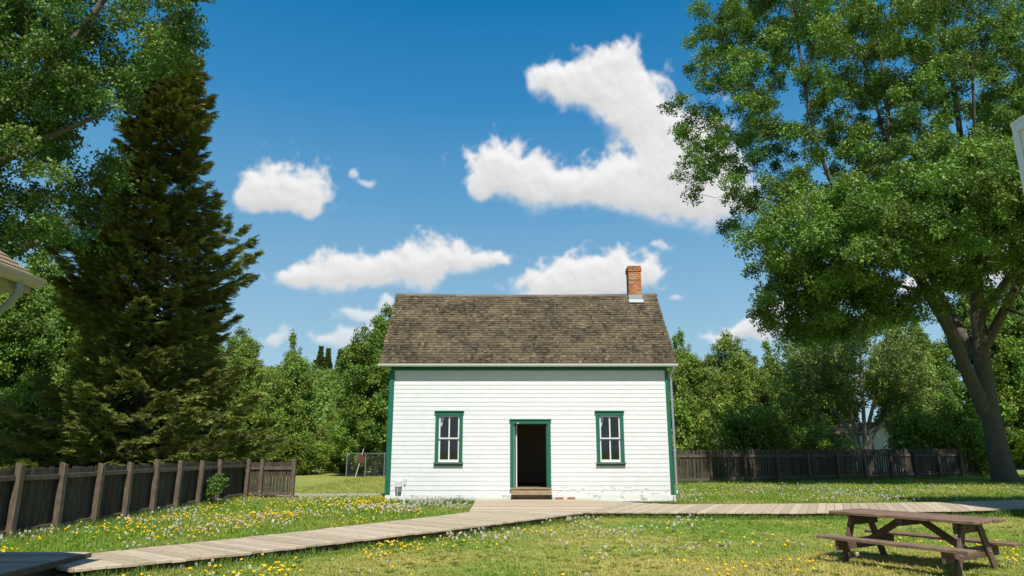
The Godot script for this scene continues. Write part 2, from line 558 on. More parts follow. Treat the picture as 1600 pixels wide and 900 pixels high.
func ground_y(x: float, d: float) -> float:
	var h := 0.035 * n_lawn.get_noise_2d(x * 1.2 + 31, d * 1.2)
	return h + hill(x, d) + 0.085 * exp(-(pow((x - 5.5) / 2.4, 2) + pow((d - 9.7) / 2.0, 2)))

func dry(x: float, d: float) -> float:      # 0 lush .. 1 straw
	var q := 0.42 + 0.75 * n_lawn.get_noise_2d(x * 2.4, d * 2.4) + 0.35 * n_fine.get_noise_2d(x, d)
	q += 0.55 * exp(-(pow((x - 3.9) / 2.6, 2) + pow((d - 10.0) / 1.5, 2)))
	q -= 0.4 * exp(-(pow((x - 6.0) / 3.0, 2) + pow((d - 15.3) / 1.5, 2)))
	if d > 23.5 and x < -4: q = 0.5 + 0.3 * n_lawn.get_noise_2d(x * 2.0, d * 0.8)
	elif x < -1.2 and d > 11 + (x + 6.2) * 1.3: q -= 0.35
	elif d > 20 and x > 4: q -= 0.2
	return clampf(q, 0, 1)

func lawn_tone(x: float, d: float) -> Color:
	return Color(.185, .29, .027).lerp(Color(.46, .40, .105), dry(x, d))

func steps(a: float, b: float, fine: float, grow_: float, lo: float, hi: float) -> PackedFloat32Array:
	var out := PackedFloat32Array()
	var x := a
	while x <= b + 0.001:
		out.append(x); x += fine
	var s := fine
	x = b
	while x < hi:
		s *= grow_; x += s; out.append(x)
	s = fine; x = a
	var pre := PackedFloat32Array()
	while x > lo:
		s *= grow_; x -= s; pre.append(x)
	pre.reverse()
	pre.append_array(out)
	return pre

func make_ground() -> void:
	var xs := steps(-26, 26, 0.5, 1.16, -1500, 1500)
	var ds := steps(-2, 62, 0.5, 1.14, -400, 2200)
	var g := Geo.new()
	for d in ds:
		for x in xs:
			var e := 0.6
			var h := ground_y(x, d)
			g.v.append(Vector3(x, h, -d))
			g.n.append(Vector3(h - ground_y(x + e, d), e, ground_y(x, d + e) - h).normalized())
			g.uv.append(Vector2(x, d))
			var c := lawn_tone(x, d)
			if d > 62: c = Color(.07, .10, .025)
			var sand := exp(-(pow((x + 7.6) / 2.4, 2) + pow((d - 46.0) / 2.2, 2)))
			c = c.lerp(Color(.36, .28, .18), clampf(sand * 1.4 - 0.35 + 0.4 * n_fine.get_noise_2d(x, d), 0, 0.9))
			g.c.append(c)
	var w := xs.size()
	for j in ds.size() - 1:
		for i in w - 1:
			var a := j * w + i
			g.ix.append_array([a, a + w, a + 1, a + 1, a + w, a + w + 1])
	var m := paint("lawn_soil", Color.WHITE, 0.95, blotch(5, Color(.74, .74, .7), Color(1, 1, 1), 0.02), Vector3(0.6, 0.6, 0.6))
	m.vertex_color_use_as_albedo = true
	m.uv1_triplanar = true; m.uv1_world_triplanar = true
	var o := part(self, "ground", g, m)
	o.set_meta("kind", "structure")

func in_poly(p: Vector2, polys: Array) -> bool:
	for q in polys:
		if Geometry2D.is_point_in_polygon(p, q): return true
	return false

func make_grass() -> void:
	var g := Geo.new()
	var r := RandomNumberGenerator.new()
	r.seed = 3
	for i in 9:
		var p := Vector3(r.randfn() * 0.035, -0.01, r.randfn() * 0.035)
		var a := r.randf() * TAU
		var o := Vector3(cos(a), 0, sin(a))
		var s := Vector3(-sin(a), 0, cos(a)) * 0.0042
		var h := r.randf_range(0.5, 1.1)
		var lean := r.randf_range(0.1, 0.65)
		var q := r.randf_range(0.75, 1.2)
		g.col = Color(q, q, q)
		var m := p + Vector3(0, h * 0.6, 0) + o * lean * 0.03
		m.y = p.y + h * 0.055
		var t := p + o * lean * 0.10
		t.y = p.y + h * 0.1
		g.quad(p - s, p + s, m + s * 0.8, m - s * 0.8, o)
		g.tri(m - s * 0.8, m + s * 0.8, t, Vector2.ZERO, Vector2.ZERO, Vector2.ZERO, o + Vector3.UP)
	var tuft := g.mesh()
	var hole := [LEFT_WALK, RIGHT_WALK, LANDING, PORCH, PackedVector2Array([Vector2(-3.98, -22.25), Vector2(5.1, -22.25), Vector2(5.1, -27.2), Vector2(-3.98, -27.2)])]
	var meadow := PackedVector2Array([Vector2(-9.5, -12), Vector2(-9.5, -25), Vector2(-4, -25), Vector2(-4, -21.9), Vector2(-1.1, -22), Vector2(-1.1, -17.7), Vector2(-3.9, -13.6), Vector2(-6.3, -10.6), Vector2(-9, -10.7)])
	var strip := PackedVector2Array([Vector2(5, -20.1), Vector2(12, -20.9), Vector2(26, -24), Vector2(34, -46), Vector2(8, -34), Vector2(5.1, -26)])
	var xf := []
	var cols := []
	for i in 105000:
		var d := 8.6 * exp(rng.randf() * log(48.0 / 8.6))
		var x := rng.randf_range(-1, 1) * (0.80 * d + 1.5)
		var p := Vector2(x, -d)
		if d > 24.9 and x < -9.5: continue
		if x < -9.6 or in_poly(p, hole): continue
		if d < 22 and rng.randf() < 0.3: continue
		var tall := 0.36
		if in_poly(p, [meadow]): tall = 0.95
		elif in_poly(p, [strip]): tall = 1.2
		elif d > 24: tall = 0.4
		tall *= rng.randf_range(0.7, 1.3) * (1.0 + 0.35 * n_fine.get_noise_2d(x * 0.6, d * 0.6))
		var wide := 1.0 + 0.05 * maxf(0, d - 10)
		var lean := Basis.from_euler(Vector3(rng.randfn() * 0.16, rng.randf() * TAU, rng.randfn() * 0.16))
		xf.append(Transform3D(lean * Basis.from_scale(Vector3(wide, tall, wide)), Vector3(x, ground_y(x, d), -d)))
		var q := rng.randf_range(0.75, 1.25)
		var c := lawn_tone(x, d)
		cols.append(Color(c.r * q * rng.randf_range(0.9, 1.1), c.g * q, c.b * q))
	# longer grass left standing along the walks, the fences and the house
	var runs := [[Vector2(1.9, 17.5), Vector2(-4.1, 10.3), 420, 1.15], [Vector2(-4.1, 10.3), Vector2(-5.4, 9.1), 70, 1.2], [Vector2(1.9, 17.45), Vector2(7.0, 17.3), 330, 1.1], [Vector2(7.0, 17.3), Vector2(12.3, 18.2), 300, 1.1], [Vector2(12.3, 18.2), Vector2(16, 19.2), 250, 2.0],
		[Vector2(-1.0, 17.7), Vector2(-6.2, 10.6), 600, 1.2], [Vector2(-9.2, 13), Vector2(-9.2, 24.6), 900, 1.7], [Vector2(-4.0, 22.1), Vector2(-1.2, 22.1), 500, 1.9], [Vector2(3.4, 21.3), Vector2(5.3, 21.9), 220, 1.5], [Vector2(8, 34), Vector2(30, 44), 1500, 2.3], [Vector2(4.7, 20.15), Vector2(12.2, 21), 600, 1.4]]
	for u in runs:
		for i in u[2]:
			var p: Vector2 = u[0].lerp(u[1], rng.randf()) + Vector2(rng.randfn(), rng.randfn()) * 0.16
			if in_poly(Vector2(p.x, -p.y), hole): continue
			var k: float = u[3] * rng.randf_range(0.5, 1.35)
			xf.append(Transform3D(Basis.from_euler(Vector3(rng.randfn() * 0.2, rng.randf() * TAU, rng.randfn() * 0.2)) * Basis.from_scale(Vector3(1.3, k, 1.3)), Vector3(p.x, ground_y(p.x, p.y), -p.y)))
			var q := rng.randf_range(0.75, 1.2)
			cols.append(Color(.12 * q, .20 * q, .028 * q))
	scatter(self, "grass", tuft, leafy("grass_blade", Color(.5, .6, .2), 0.55), xf, cols, "stuff")
	# flat rosettes of dandelion and plantain leaves between the blades
	var ro := Geo.new()
	for i in 9:
		var a := TAU * i / 9.0 + r.randfn() * 0.2
		var o := Vector3(cos(a), 0, sin(a))
		var sd2 := Vector3(-sin(a), 0, cos(a))
		var l := r.randf_range(0.05, 0.10)
		var q2 := r.randf_range(0.75, 1.15)
		ro.col = Color(q2, q2, q2)
		var m1 := o * l * 0.6 + Vector3(0, 0.028, 0)
		var e1 := o * l + Vector3(0, r.randf_range(0.005, 0.03), 0)
		ro.tri(Vector3(0, 0.004, 0), m1 + sd2 * l * 0.17, e1, Vector2.ZERO, Vector2.ZERO, Vector2.ZERO, Vector3.UP)
		ro.tri(Vector3(0, 0.004, 0), e1, m1 - sd2 * l * 0.17, Vector2.ZERO, Vector2.ZERO, Vector2.ZERO, Vector3.UP)
	var wx := []
	var wc := []
	for i in 2600:
		var d := 8.6 * exp(rng.randf() * log(22.0 / 8.6))
		var x := rng.randf_range(-1, 1) * (0.80 * d + 1.0)
		if x < -9.3 or in_poly(Vector2(x, -d), hole) or n_fine.get_noise_2d(x * 0.8 + 40, d * 0.8) < rng.randf_range(-0.1, 0.3): continue
		wx.append(Transform3D(Basis.from_euler(Vector3(rng.randfn() * 0.1, rng.randf() * TAU, rng.randfn() * 0.1)).scaled(Vector3.ONE * rng.randf_range(0.5, 1.0)), Vector3(x, ground_y(x, d) + 0.006, -d)))
		var q := rng.randf_range(0.75, 1.2)
		wc.append(lawn_tone(x, d).lerp(Color(.15, .26, .03), 0.7) * q)
	scatter(self, "weeds", ro.mesh(), leafy("weed_leaf", Color(.4, .5, .2), 0.5), wx, wc, "stuff")
	# dandelions: flowers and seed heads through the grass
	var fl := Geo.new()
	fl.col = Color(.07, .13, .03)
	fl.tube([Vector3(0, -0.02, 0), Vector3(0.004, 0.09, 0), Vector3(0, 0.155, 0.004)], [.003, .003, .003], 3)
	fl.col = Color(.80, .50, .008)
	for k in 9:
		var a := TAU * k / 9.0
		var b := TAU * (k + 1) / 9.0
		var rim := func(t: float, rr: float, y: float) -> Vector3: return Vector3(cos(t) * rr, y, sin(t) * rr)
		fl.quad(rim.call(a, .021, .160), rim.call(b, .021, .160), rim.call(b, .013, .173), rim.call(a, .013, .173), rim.call((a + b) / 2, 1, 1))
		fl.tri(rim.call(a, .013, .173), rim.call(b, .013, .173), Vector3(0, .176, 0), Vector2.ZERO, Vector2.ZERO, Vector2.ZERO, Vector3.UP)
		fl.tri(rim.call(a, .021, .160), rim.call(b, .021, .160), Vector3(0, .148, 0), Vector2.ZERO, Vector2.ZERO, Vector2.ZERO, Vector3.DOWN)
	var sd := Geo.new()
	sd.col = Color(.10, .12, .04)
	sd.tube([Vector3(0, -0.02, 0), Vector3(0.006, 0.12, 0), Vector3(0, 0.21, 0.006)], [.003, .003, .003], 3)
	sd.col = Color(.74, .69, .58)
	var r2 := RandomNumberGenerator.new()
	r2.seed = 8
	for k in 46:       # a ball of fine parachutes
		var o := Vector3(r2.randfn(), r2.randfn(), r2.randfn()).normalized()
		var s := o.cross(Vector3(0.3, 0.8, 0.1)).normalized()
		var t := o.cross(s)
		var c := Vector3(0, .215, 0) + o * .021
		sd.tri(c + s * .0062, c + t * .0062 + o * .002, c - s * .0062, Vector2.ZERO, Vector2.ZERO, Vector2.ZERO, o)
		sd.tri(c + s * .0062, c - t * .0062 + o * .002, c - s * .0062, Vector2.ZERO, Vector2.ZERO, Vector2.ZERO, o)
	var yel := []
	var wht := []
	# [polygon, yellow, white]
	var beds := [
		[[Vector2(-9.1, 13), Vector2(-9.0, 19), Vector2(-3.8, 16), Vector2(-6.2, 10.7), Vector2(-8.8, 11)], 270, 240],
		[[Vector2(-9.0, 19), Vector2(-8.9, 24.6), Vector2(-4.1, 24.4), Vector2(-2.5, 19.5), Vector2(-1.2, 17.9), Vector2(-3.8, 15)], 640, 260],
		[[Vector2(-4.6, 22.2), Vector2(-1.2, 22.2), Vector2(-1.2, 18.1), Vector2(-4.6, 19.5)], 40, 330],
		[[Vector2(-5.0, 8.9), Vector2(-4.2, 10.2), Vector2(-1.3, 13.6), Vector2(1.9, 17.4), Vector2(2.8, 17.2), Vector2(-.6, 13.0), Vector2(-2.6, 10.0), Vector2(-3.2, 8.7)], 190, 50],
		[[Vector2(-1.3, 13.4), Vector2(1.9, 17.2), Vector2(4.5, 17.0), Vector2(5.2, 12.4), Vector2(1.5, 11.4)], 45, 170],
		[[Vector2(-2.5, 9), Vector2(-1, 12.6), Vector2(5.5, 12.4), Vector2(5.0, 9)], 55, 18],
		[[Vector2(5.2, 21.5), Vector2(5.4, 32), Vector2(9, 33), Vector2(16, 30), Vector2(14, 21.9)], 110, 620],
		[[Vector2(10, 21.2), Vector2(24, 25), Vector2(27, 33), Vector2(14, 30)], 130, 330],
		[[Vector2(6.4, 9), Vector2(9, 9.4), Vector2(11, 14), Vector2(6.5, 13)], 90, 6]]
	for b in beds:
		var poly := PackedVector2Array(b[0])
		var lo := poly[0]
		var hi := poly[0]
		for q in poly:
			lo = lo.min(q); hi = hi.max(q)
		for kind in 2:
			var want: int = b[1 + kind]
			var n := 0
			var guard := 0
			while n < want and guard < want * 20:
				guard += 1
				var p := Vector2(rng.randf_range(lo.x, hi.x), rng.randf_range(lo.y, hi.y))
				if n_fine.get_noise_2d(p.x * 0.7 + 90 * kind, p.y * 0.7) < rng.randf_range(-0.12, 0.32): continue
				if not Geometry2D.is_point_in_polygon(p, poly) or in_poly(Vector2(p.x, -p.y), hole): continue
				n += 1
				var k := rng.randf_range(0.75, 1.25)
				var hgt := rng.randf_range(0.35, 1.05) * (0.62 if b[1] + b[2] < 250 or p.y < 12.0 else 1.0)
				var t := Transform3D(Basis.from_euler(Vector3(rng.randfn() * 0.28, rng.randf() * TAU, rng.randfn() * 0.28)).scaled(Vector3(k, k, k)), Vector3(p.x, ground_y(p.x, p.y) + 0.17 * (hgt - 1.0) * k, -p.y))
				(yel if kind == 0 else wht).append(t)
	var cy := []
	for i in yel.size(): cy.append(Color.WHITE * rng.randf_range(0.8, 1.1))
	var cw := []
	for i in wht.size(): cw.append(Color.WHITE * rng.randf_range(0.7, 1.1))
	scatter(self, "yellow_dandelions", fl.mesh(), leafy("petal", Color(.3, .25, .05), 0.7), yel, cy, "stuff")
	scatter(self, "dandelion_seed_heads", sd.mesh(), leafy("seed_fluff", Color(.5, .5, .5), 0.9), wht, cw, "stuff")

# ------------------------------------------------------------------ boardwalks
func deck_mats(called: String, base: Color, tex: Texture2D) -> Array:
	var out := []
	for k in 5:
		var q: float = [1.0, 0.9, 1.08, 0.96, 0.84][k]
		out.append(paint("%s_%d" % [called, k], lin(base.r * q, base.g * q * [1.0, .99, 1.0, .97, .98][k], base.b * q * [1.0, .97, 1.02, .93, .95][k]), 0.85, tex, Vector3(0.55, 2.0, 1)))
	return out

func planks(parent: Node, poly: PackedVector2Array, along: Vector2, step: float, top: float, ms: Array) -> void:
	var nrm := Vector2(-along.y, along.x)
	var lo := 1e9
	var hi := -1e9
	for q in poly:
		lo = minf(lo, q.dot(nrm)); hi = maxf(hi, q.dot(nrm))
	var mid := Vector2.ZERO
	for q in poly: mid += q / poly.size()
	var s := lo
	while s < hi:
		var w := step * rng.randf_range(0.94, 1.06)
		var c := nrm * (s + w * 0.5) + along * mid.dot(along)
		var hw := nrm * (w * 0.5 - 0.005)
		var len := along * 12.0
		for q in Geometry2D.intersect_polygons(PackedVector2Array([c - len - hw, c + len - hw, c + len + hw, c - len + hw]), poly):
			var area := 0.0
			for i in q.size(): area += q[i].cross(q[(i + 1) % q.size()]) * 0.5
			if absf(area) < 0.02: continue
			var g := Geo.new()
			g.off = Vector2(rng.randf() * 9, rng.randf() * 9)
			var y := top + rng.randf_range(-0.004, 0.004)
			# ends not quite in line
			var m2 := Vector2.ZERO
			for t in q: m2 += t / q.size()
			var q2 := PackedVector2Array()
			var ja := rng.randf_range(-0.015, 0.015)
			var jb := rng.randf_range(-0.015, 0.015)
			for t in q: q2.append(t + along * (ja if (t - m2).dot(along) > 0 else jb))
			g.prism(q2, y - 0.038, y, along)
			part(parent, "plank", g, ms[rng.randi() % ms.size()])
		s += w

func stringers(parent: Node, runs: Array, y: float, m: Material) -> void:
	for u in runs:
		var a: Vector2 = u[0]
		var b: Vector2 = u[1]
		var d := b - a
		boxpart(parent, "stringer", Vector3((a.x + b.x) / 2, y / 2 - 0.01, -(a.y + b.y) / 2), Vector3(d.length(), y - 0.02, 0.045), m, 0.003, Vector3(0, atan2(d.y, d.x), 0))

func make_walks() -> void:
	var t1 := grain(11, 0.8, 1.0, 7)
	var ms := deck_mats("deck_wood", Color(.565, .475, .352), t1)
	var old := paint("old_joist", lin(.13, .10, .07), 0.9, t1, Vector3(0.6, 2, 1))
	var a := structure("boardwalk")
	planks(a, LEFT_WALK, Vector2(.803, .595), 0.19, 0.15, ms)
	stringers(a, [[Vector2(-1.12, 17.45), Vector2(-6.1, 10.72)], [Vector2(1.62, 17.5), Vector2(-1.3, 13.96)], [Vector2(-1.3, 13.96), Vector2(-4.2, 10.6)], [Vector2(-4.2, 10.6), Vector2(-5.5, 9.42)]], 0.11, old)
	var b := structure("boardwalk")
	planks(b, RIGHT_WALK, Vector2(.415, -.91), 0.205, 0.15, ms)
	stringers(b, [[Vector2(2.1, 17.75), Vector2(7.02, 17.6)], [Vector2(7.02, 17.6), Vector2(11.3, 18.25)], [Vector2(11.3, 18.25), Vector2(18.9, 20.1)], [Vector2(4.7, 19.9), Vector2(12.2, 20.7)], [Vector2(12.2, 20.7), Vector2(18.9, 22.7)]], 0.11, old)
	var c := structure("landing")
	planks(c, LANDING, Vector2(1, 0), 0.19, 0.15, ms)
	stringers(c, [[Vector2(-1.0, 22.1), Vector2(-0.95, 17.8)], [Vector2(.8, 22.1), Vector2(.8, 17.8)]], 0.11, old)
	var p := structure("porch_deck")
	planks(p, PORCH, Vector2(1, 0), 0.16, 0.215, deck_mats("porch_wood", Color(.52, .44, .33), t1))
	stringers(p, [[Vector2(-5.95, 2.2), Vector2(-6.0, 10.1)], [Vector2(-7.6, 2.2), Vector2(-7.6, 10.1)]], 0.172, old)
	boxpart(p, "edge_board", Vector3(-5.885, 0.175, -6.1), Vector3(0.03, 0.075, 8.2), old, 0.003, Vector3(0, 0.0085, 0))
	# pale strip of concrete edging along the mown field
	var k := structure("kerb_strip")
	boxpart(k, "edging", Vector3(-6.0, 0.03, -26.0), Vector3(6.4, 0.12, 0.22), paint("concrete", lin(.42, .40, .35), 0.9, blotch(71, Color(.75, .75, .75), Color(1, 1, 1), 0.03)), 0.01, Vector3(0, 0.06, 0))

# ------------------------------------------------------------------ farmhouse
func clapboard(parent: Node, x0: float, x1: float, y: float, e: float, z: float, m: Material, face := 0) -> void:
	# wedge board: thin at the top, thick at the butt; face 0 looks to +z, 1 to +x, -1 to -x (then x0,x1 run along z)
	var g := Geo.new()
	g.off = Vector2(rng.randf() * 9, rng.randf() * 9)
	var t := Transform3D(Basis(), Vector3.ZERO)
	if face == 1: t = Transform3D(Basis(Vector3(0, 0, -1), Vector3.UP, Vector3(1, 0, 0)), Vector3.ZERO)
	if face == -1: t = Transform3D(Basis(Vector3(0, 0, 1), Vector3.UP, Vector3(-1, 0, 0)), Vector3.ZERO)
	var j := rng.randf_range(-0.0015, 0.0015)
	var b := 0.015 + j
	var P := func(x: float, yy: float, zz: float) -> Vector3: return t * Vector3(x, yy, zz)
	var up := y + e + 0.012
	g.quad(P.call(x0, y, z + b), P.call(x1, y, z + b), P.call(x1, up, z + 0.004), P.call(x0, up, z + 0.004), t.basis * Vector3(0, .1, 1))
	g.quad(P.call(x0, y, z), P.call(x1, y, z), P.call(x1, y, z + b), P.call(x0, y, z + b), Vector3.DOWN)
	for x in [x0, x1]:
		g.tri(P.call(x, y, z), P.call(x, y, z + b), P.call(x, up, z + 0.004), Vector2.ZERO, Vector2(.02, 0), Vector2(0, .1), t.basis * Vector3(-1 if x == x0 else 1, 0, 0))
	part(parent, "clapboard", g, m)

func roof_point(x: float, s: float, h: float, side: int) -> Vector3:
	# s metres up the slope from the eave, h off its surface; side 1 front, -1 rear
	var L := 3.927
	var sag := 0.055 * (1.0 - pow((x + 0.03) / 4.8, 2)) * clampf(s / L, 0, 1)
	var dz := 2.67 / L
	var dy := 2.88 / L
	return Vector3(x, 4.38 + s * dy + h * dz - sag, -2.4 + side * (2.67 - s * dz + h * dy))

func shingles(side: int) -> Geo:
	var g := Geo.new()
	var f := FastNoiseLite.new()
	f.seed = 12; f.frequency = 0.5; f.fractal_octaves = 4
	var e := 0.134
	for i in 30:
		var s := -0.03 + i * e
		var x := -4.86 + rng.randf() * 0.05
		while x < 4.76:
			var w := rng.randf_range(0.06, 0.15)
			var x1 := minf(x + w, 4.79)
			var s0 := s + rng.randf_range(-0.012, 0.012)
			var s1 := minf(s0 + e * 1.7, 3.95)
			var th := rng.randf_range(0.018, 0.032)
			var lift := 0.012 if rng.randf() > 0.03 else 0.026
			var q := 1.0 + 0.75 * f.get_noise_2d(x * 1.3, s * 2.0) + rng.randfn() * 0.22
			if rng.randf() < 0.05: q *= 0.55
			if rng.randf() < 0.025: q *= 1.6
			q = clampf(q, 0.35, 2.0)
			var c := Color(.125 * q, .100 * q, .058 * q)
			# mortar and zinc wash-off below the chimney leaves pale runs
			if side == 1 and s > 1.4:
				var u := absf(x - 3.98)
				var run := exp(-pow((u - 0.30) / 0.14, 2)) * smoothstep(1.4, 3.6, s) + exp(-pow(u / 0.35, 2)) * smoothstep(3.0, 3.6, s)
				c = c.lerp(Color(.27, .24, .185), clampf(run * rng.randf_range(0.1, 0.85), 0, 0.8))
			g.col = c
			g.off = Vector2(rng.randf() * 9, rng.randf() * 9)
			var a := roof_point(x + 0.003, s0, lift + th, side)
			var b := roof_point(x1 - 0.003, s0, lift + th, side)
			var d := roof_point(x1 - 0.003, s1, 0.006, side)
			var k := roof_point(x + 0.003, s1, 0.006, side)
			var a0 := roof_point(x + 0.003, s0, 0.001, side)
			var b0 := roof_point(x1 - 0.003, s0, 0.001, side)
			var up := Vector3(0, .68, .73 * side)
			g.quad(a, k, d, b, up)
			g.quad(a0, b0, b, a, Vector3(0, -.7, .7 * side))
			g.tri(a0, a, k, Vector2.ZERO, Vector2.ZERO, Vector2.ZERO, Vector3.LEFT)
			g.tri(b0, b, d, Vector2.ZERO, Vector2.ZERO, Vector2.ZERO, Vector3.RIGHT)
			x = x1
	return g

func house_window(house: Node3D, cx: float, white: Material, green: Material, glass: Material, scrap: bool) -> void:
	var w := Node3D.new()
	w.name = "window"
	house.add_child(w, true)
	w.position = Vector3(cx, 0, 0)
	var zf := 0.045
	boxpart(w, "casing", Vector3(-.385, 1.985, zf - .012), Vector3(.108, 1.45, .055), green, .004)
	boxpart(w, "casing", Vector3(.385, 1.985, zf - .012), Vector3(.108, 1.45, .055), green, .004)
	boxpart(w, "head_casing", Vector3(0, 2.772, zf - .008), Vector3(.89, .12, .06), green, .004)
	boxpart(w, "drip_cap", Vector3(0, 2.845, zf + .008), Vector3(.95, .028, .10), green, .006)
	boxpart(w, "sill", Vector3(0, 1.232, zf + .012), Vector3(.93, .05, .12), paint("sill_paint", lin(.10, .17, .10), 0.8, plank_tex, Vector3(.7, 2, 1)), .006, Vector3(0.12, 0, 0))
	boxpart(w, "apron", Vector3(0, 1.18, zf - .018), Vector3(.89, .055, .035), green, .004)
	# reveal of the opening
	for s in [-1, 1]: boxpart(w, "jamb", Vector3(s * .3405, 1.985, -.075), Vector3(.018, 1.47, .15), white, .002)
	boxpart(w, "head_jamb", Vector3(0, 2.728, -.075), Vector3(.664, .018, .15), white, .002)
	for k in 2:          # 0 lower sash, set back; 1 upper sash, in front
		var y0: float = [1.262, 1.975][k]
		var y1: float = [2.02, 2.715][k]
		var z: float = [-.062, -.02][k]
		for s in [-1, 1]: boxpart(w, "stile", Vector3(s * .306, (y0 + y1) / 2, z), Vector3(.048, y1 - y0, .034), white, .003)
		boxpart(w, "rail", Vector3(0, y0 + (.038 if k == 0 else .022), z), Vector3(.564, .076 if k == 0 else .044, .034), white, .003)
		boxpart(w, "rail", Vector3(0, y1 - .022, z), Vector3(.564, .044, .034), white, .003)
		boxpart(w, "muntin", Vector3(0, (y0 + y1) / 2, z), Vector3(.042, y1 - y0 - .09, .028), white, .003)
		for s in [-1, 1]: boxpart(w, "pane", Vector3(s * .1515, (y0 + y1) / 2, z - .004), Vector3(.262, y1 - y0 - .08, .004), glass, 0.0)
	if scrap:       # small white scrap behind the upper left pane
		var g := Geo.new()
		g.tri(Vector3(-.28, 2.66, -.10), Vector3(-.18, 2.66, -.11), Vector3(-.25, 2.36, -.10), Vector2.ZERO, Vector2.ZERO, Vector2.ZERO, Vector3(0, 0, 1))
		g.tri(Vector3(-.28, 2.66, -.102), Vector3(-.25, 2.36, -.102), Vector3(-.29, 2.40, -.112), Vector2.ZERO, Vector2.ZERO, Vector2.ZERO, Vector3(0, 0, 1))
		part(w, "white_scrap", g, white)

func make_house() -> void:
	var h := thing("farmhouse", "white clapboard farmhouse with green trim, brown shingle roof and open door", "house", Vector3(.55, 0, -22.3))
	plank_tex = grain(23, 0.75, 1.0, 4)
	var worn := blotch(31, Color(.955, .955, .95), Color(1, 1, 1), 0.012)
	var white := paint("white_paint", lin(.665, .668, .665), 0.55, worn, Vector3(.4, .4, .4))
	var peel := blotch(37, Color(.78, .76, .73), Color(1, 1, 1), 0.011)
	var pr: Gradient = peel.color_ramp
	pr.offsets = PackedFloat32Array([0.14, 0.40]); pr.add_point(0.62, Color(.97, .97, .96))
	var scuffed := paint("scuffed_white_paint", lin(.665, .668, .665), 0.6, peel, Vector3(.5, 1.6, .5))
	var green := paint("green_paint", lin(.010, .135, .085), 0.45, blotch(33, Color(.82, .85, .84), Color(1, 1, 1), 0.03), Vector3(.8, .8, .8))
	var dim := paint("bare_board_inside", lin(.30, .23, .16), 0.9)
	var glass := paint("window_glass", Color(.05, .06, .06, .03), 0.03)
	glass.transparency = BaseMaterial3D.TRANSPARENCY_ALPHA
	# walls: the front in pieces round its openings
	var fw := Geo.new()
	var fbox := func(x0: float, x1: float, y0: float, y1: float) -> void: fw.box(Transform3D(Basis(), Vector3((x0 + x1) / 2, (y0 + y1) / 2, -.07)), Vector3(x1 - x0, y1 - y0, .14))
	for c in [[-4.5, -2.91], [-2.21, -.48], [.56, 2.23], [2.93, 4.5]]: fbox.call(c[0], c[1], .28, 4.3)
	for c in [[-2.91, -2.21], [2.23, 2.93]]:
		fbox.call(c[0], c[1], .28, 1.262); fbox.call(c[0], c[1], 2.737, 4.3)
	fbox.call(-.48, .56, .28, .45); fbox.call(-.48, .56, 2.457, 4.3)
	part(h, "front_wall", fw, white)
	for s: int in [-1, 1]:
		var g := Geo.new()
		g.box(Transform3D(Basis(), Vector3(s * 4.43, 2.29, -2.4)), Vector3(.14, 4.02, 4.518))
		# gable above
		var a := Vector3(s * 4.5, 4.3, -.02)
		var b := Vector3(s * 4.5, 4.3, -4.78)
		var t := Vector3(s * 4.5, 6.95, -2.4)
		var i := Vector3(-s * .14, 0, 0)
		g.tri(a, b, t, Vector2.ZERO, Vector2(4, 0), Vector2(2, 3), Vector3(s, 0, 0))
		g.tri(a + i, b + i, t + i, Vector2.ZERO, Vector2(4, 0), Vector2(2, 3), Vector3(-s, 0, 0))
		part(h, "gable_wall", g, white)
		for k in 50:
			var y := .275 + k * .1367
			var half := 2.36 if y < 4.15 else (6.85 - y) / 1.08
			if half < 0.12: break
			clapboard(h, -half + (2.4 if s == 1 else -2.4), half + (2.4 if s == 1 else -2.4), y, .1367, 4.503, white, s)
	boxpart(h, "back_wall", Vector3(0, 2.29, -4.73), Vector3(8.99, 4.02, .14), white, 0)
	boxpart(h, "floor", Vector3(0, .40, -2.4), Vector3(8.70, .10, 4.50), paint("floor_boards", lin(.20, .15, .10), 0.7, plank_tex, Vector3(.4, 1, 1)), 0)
	boxpart(h, "ceiling", Vector3(0, 2.95, -2.4), Vector3(8.70, .06, 4.50), dim, 0)
	for q in [[-4.345, -2.4, .03, 4.5], [4.345, -2.4, .03, 4.5], [0.0, -4.64, 8.64, .03]]:
		boxpart(h, "inner_lining", Vector3(q[0], 1.68, q[1]), Vector3(q[2], 2.44, q[3]), dim, 0)
	# clapboards of the front, cut round the openings
	var cuts := [[-2.895, -2.225, 1.21, 2.78], [2.245, 2.915, 1.21, 2.78], [-.50, .58, .0, 2.50]]
	for k in 29:
		var y := .275 + k * .1367
		var spans := [[-4.40, 4.40]]
		for c in cuts:
			if y + .1367 > c[2] and y < c[3]:
				var out := []
				for s in spans:
					if c[0] > s[0] and c[1] < s[1]:
						out.append([s[0], c[0]]); out.append([c[1], s[1]])
					else: out.append(s)
				spans = out
		# long runs are made of two or three lengths butted together
		for s in spans:
			var x: float = s[0]
			while x < s[1] - 0.01:
				var n: float = x + rng.randf_range(2.6, 5.2)
				if s[1] - n < 1.0: n = s[1]
				clapboard(h, x + .0012, n - .0012, y, .1367, .001, scuffed if k < 2 and absf(x) < 2.6 else white)
				x = n
	boxpart(h, "corner_board", Vector3(-4.445, 2.21, .02), Vector3(.15, 3.88, .046), green, .004)
	boxpart(h, "corner_board", Vector3(4.476, 2.21, .02), Vector3(.088, 3.88, .046), green, .004)
	for s in [-1, 1]: boxpart(h, "corner_board", Vector3(s * 4.528, 2.21, -.055), Vector3(.03, 3.88, .15), green, .004)
	# skirting board with a weathered band, and the sill beam under it
	var skirt := paint("worn_white", lin(.69, .685, .66), 0.8, peel, Vector3(.35, .5, .35))
	boxpart(h, "skirt_board", Vector3(0, .172, .012), Vector3(9.04, .2, .045), skirt, .004)
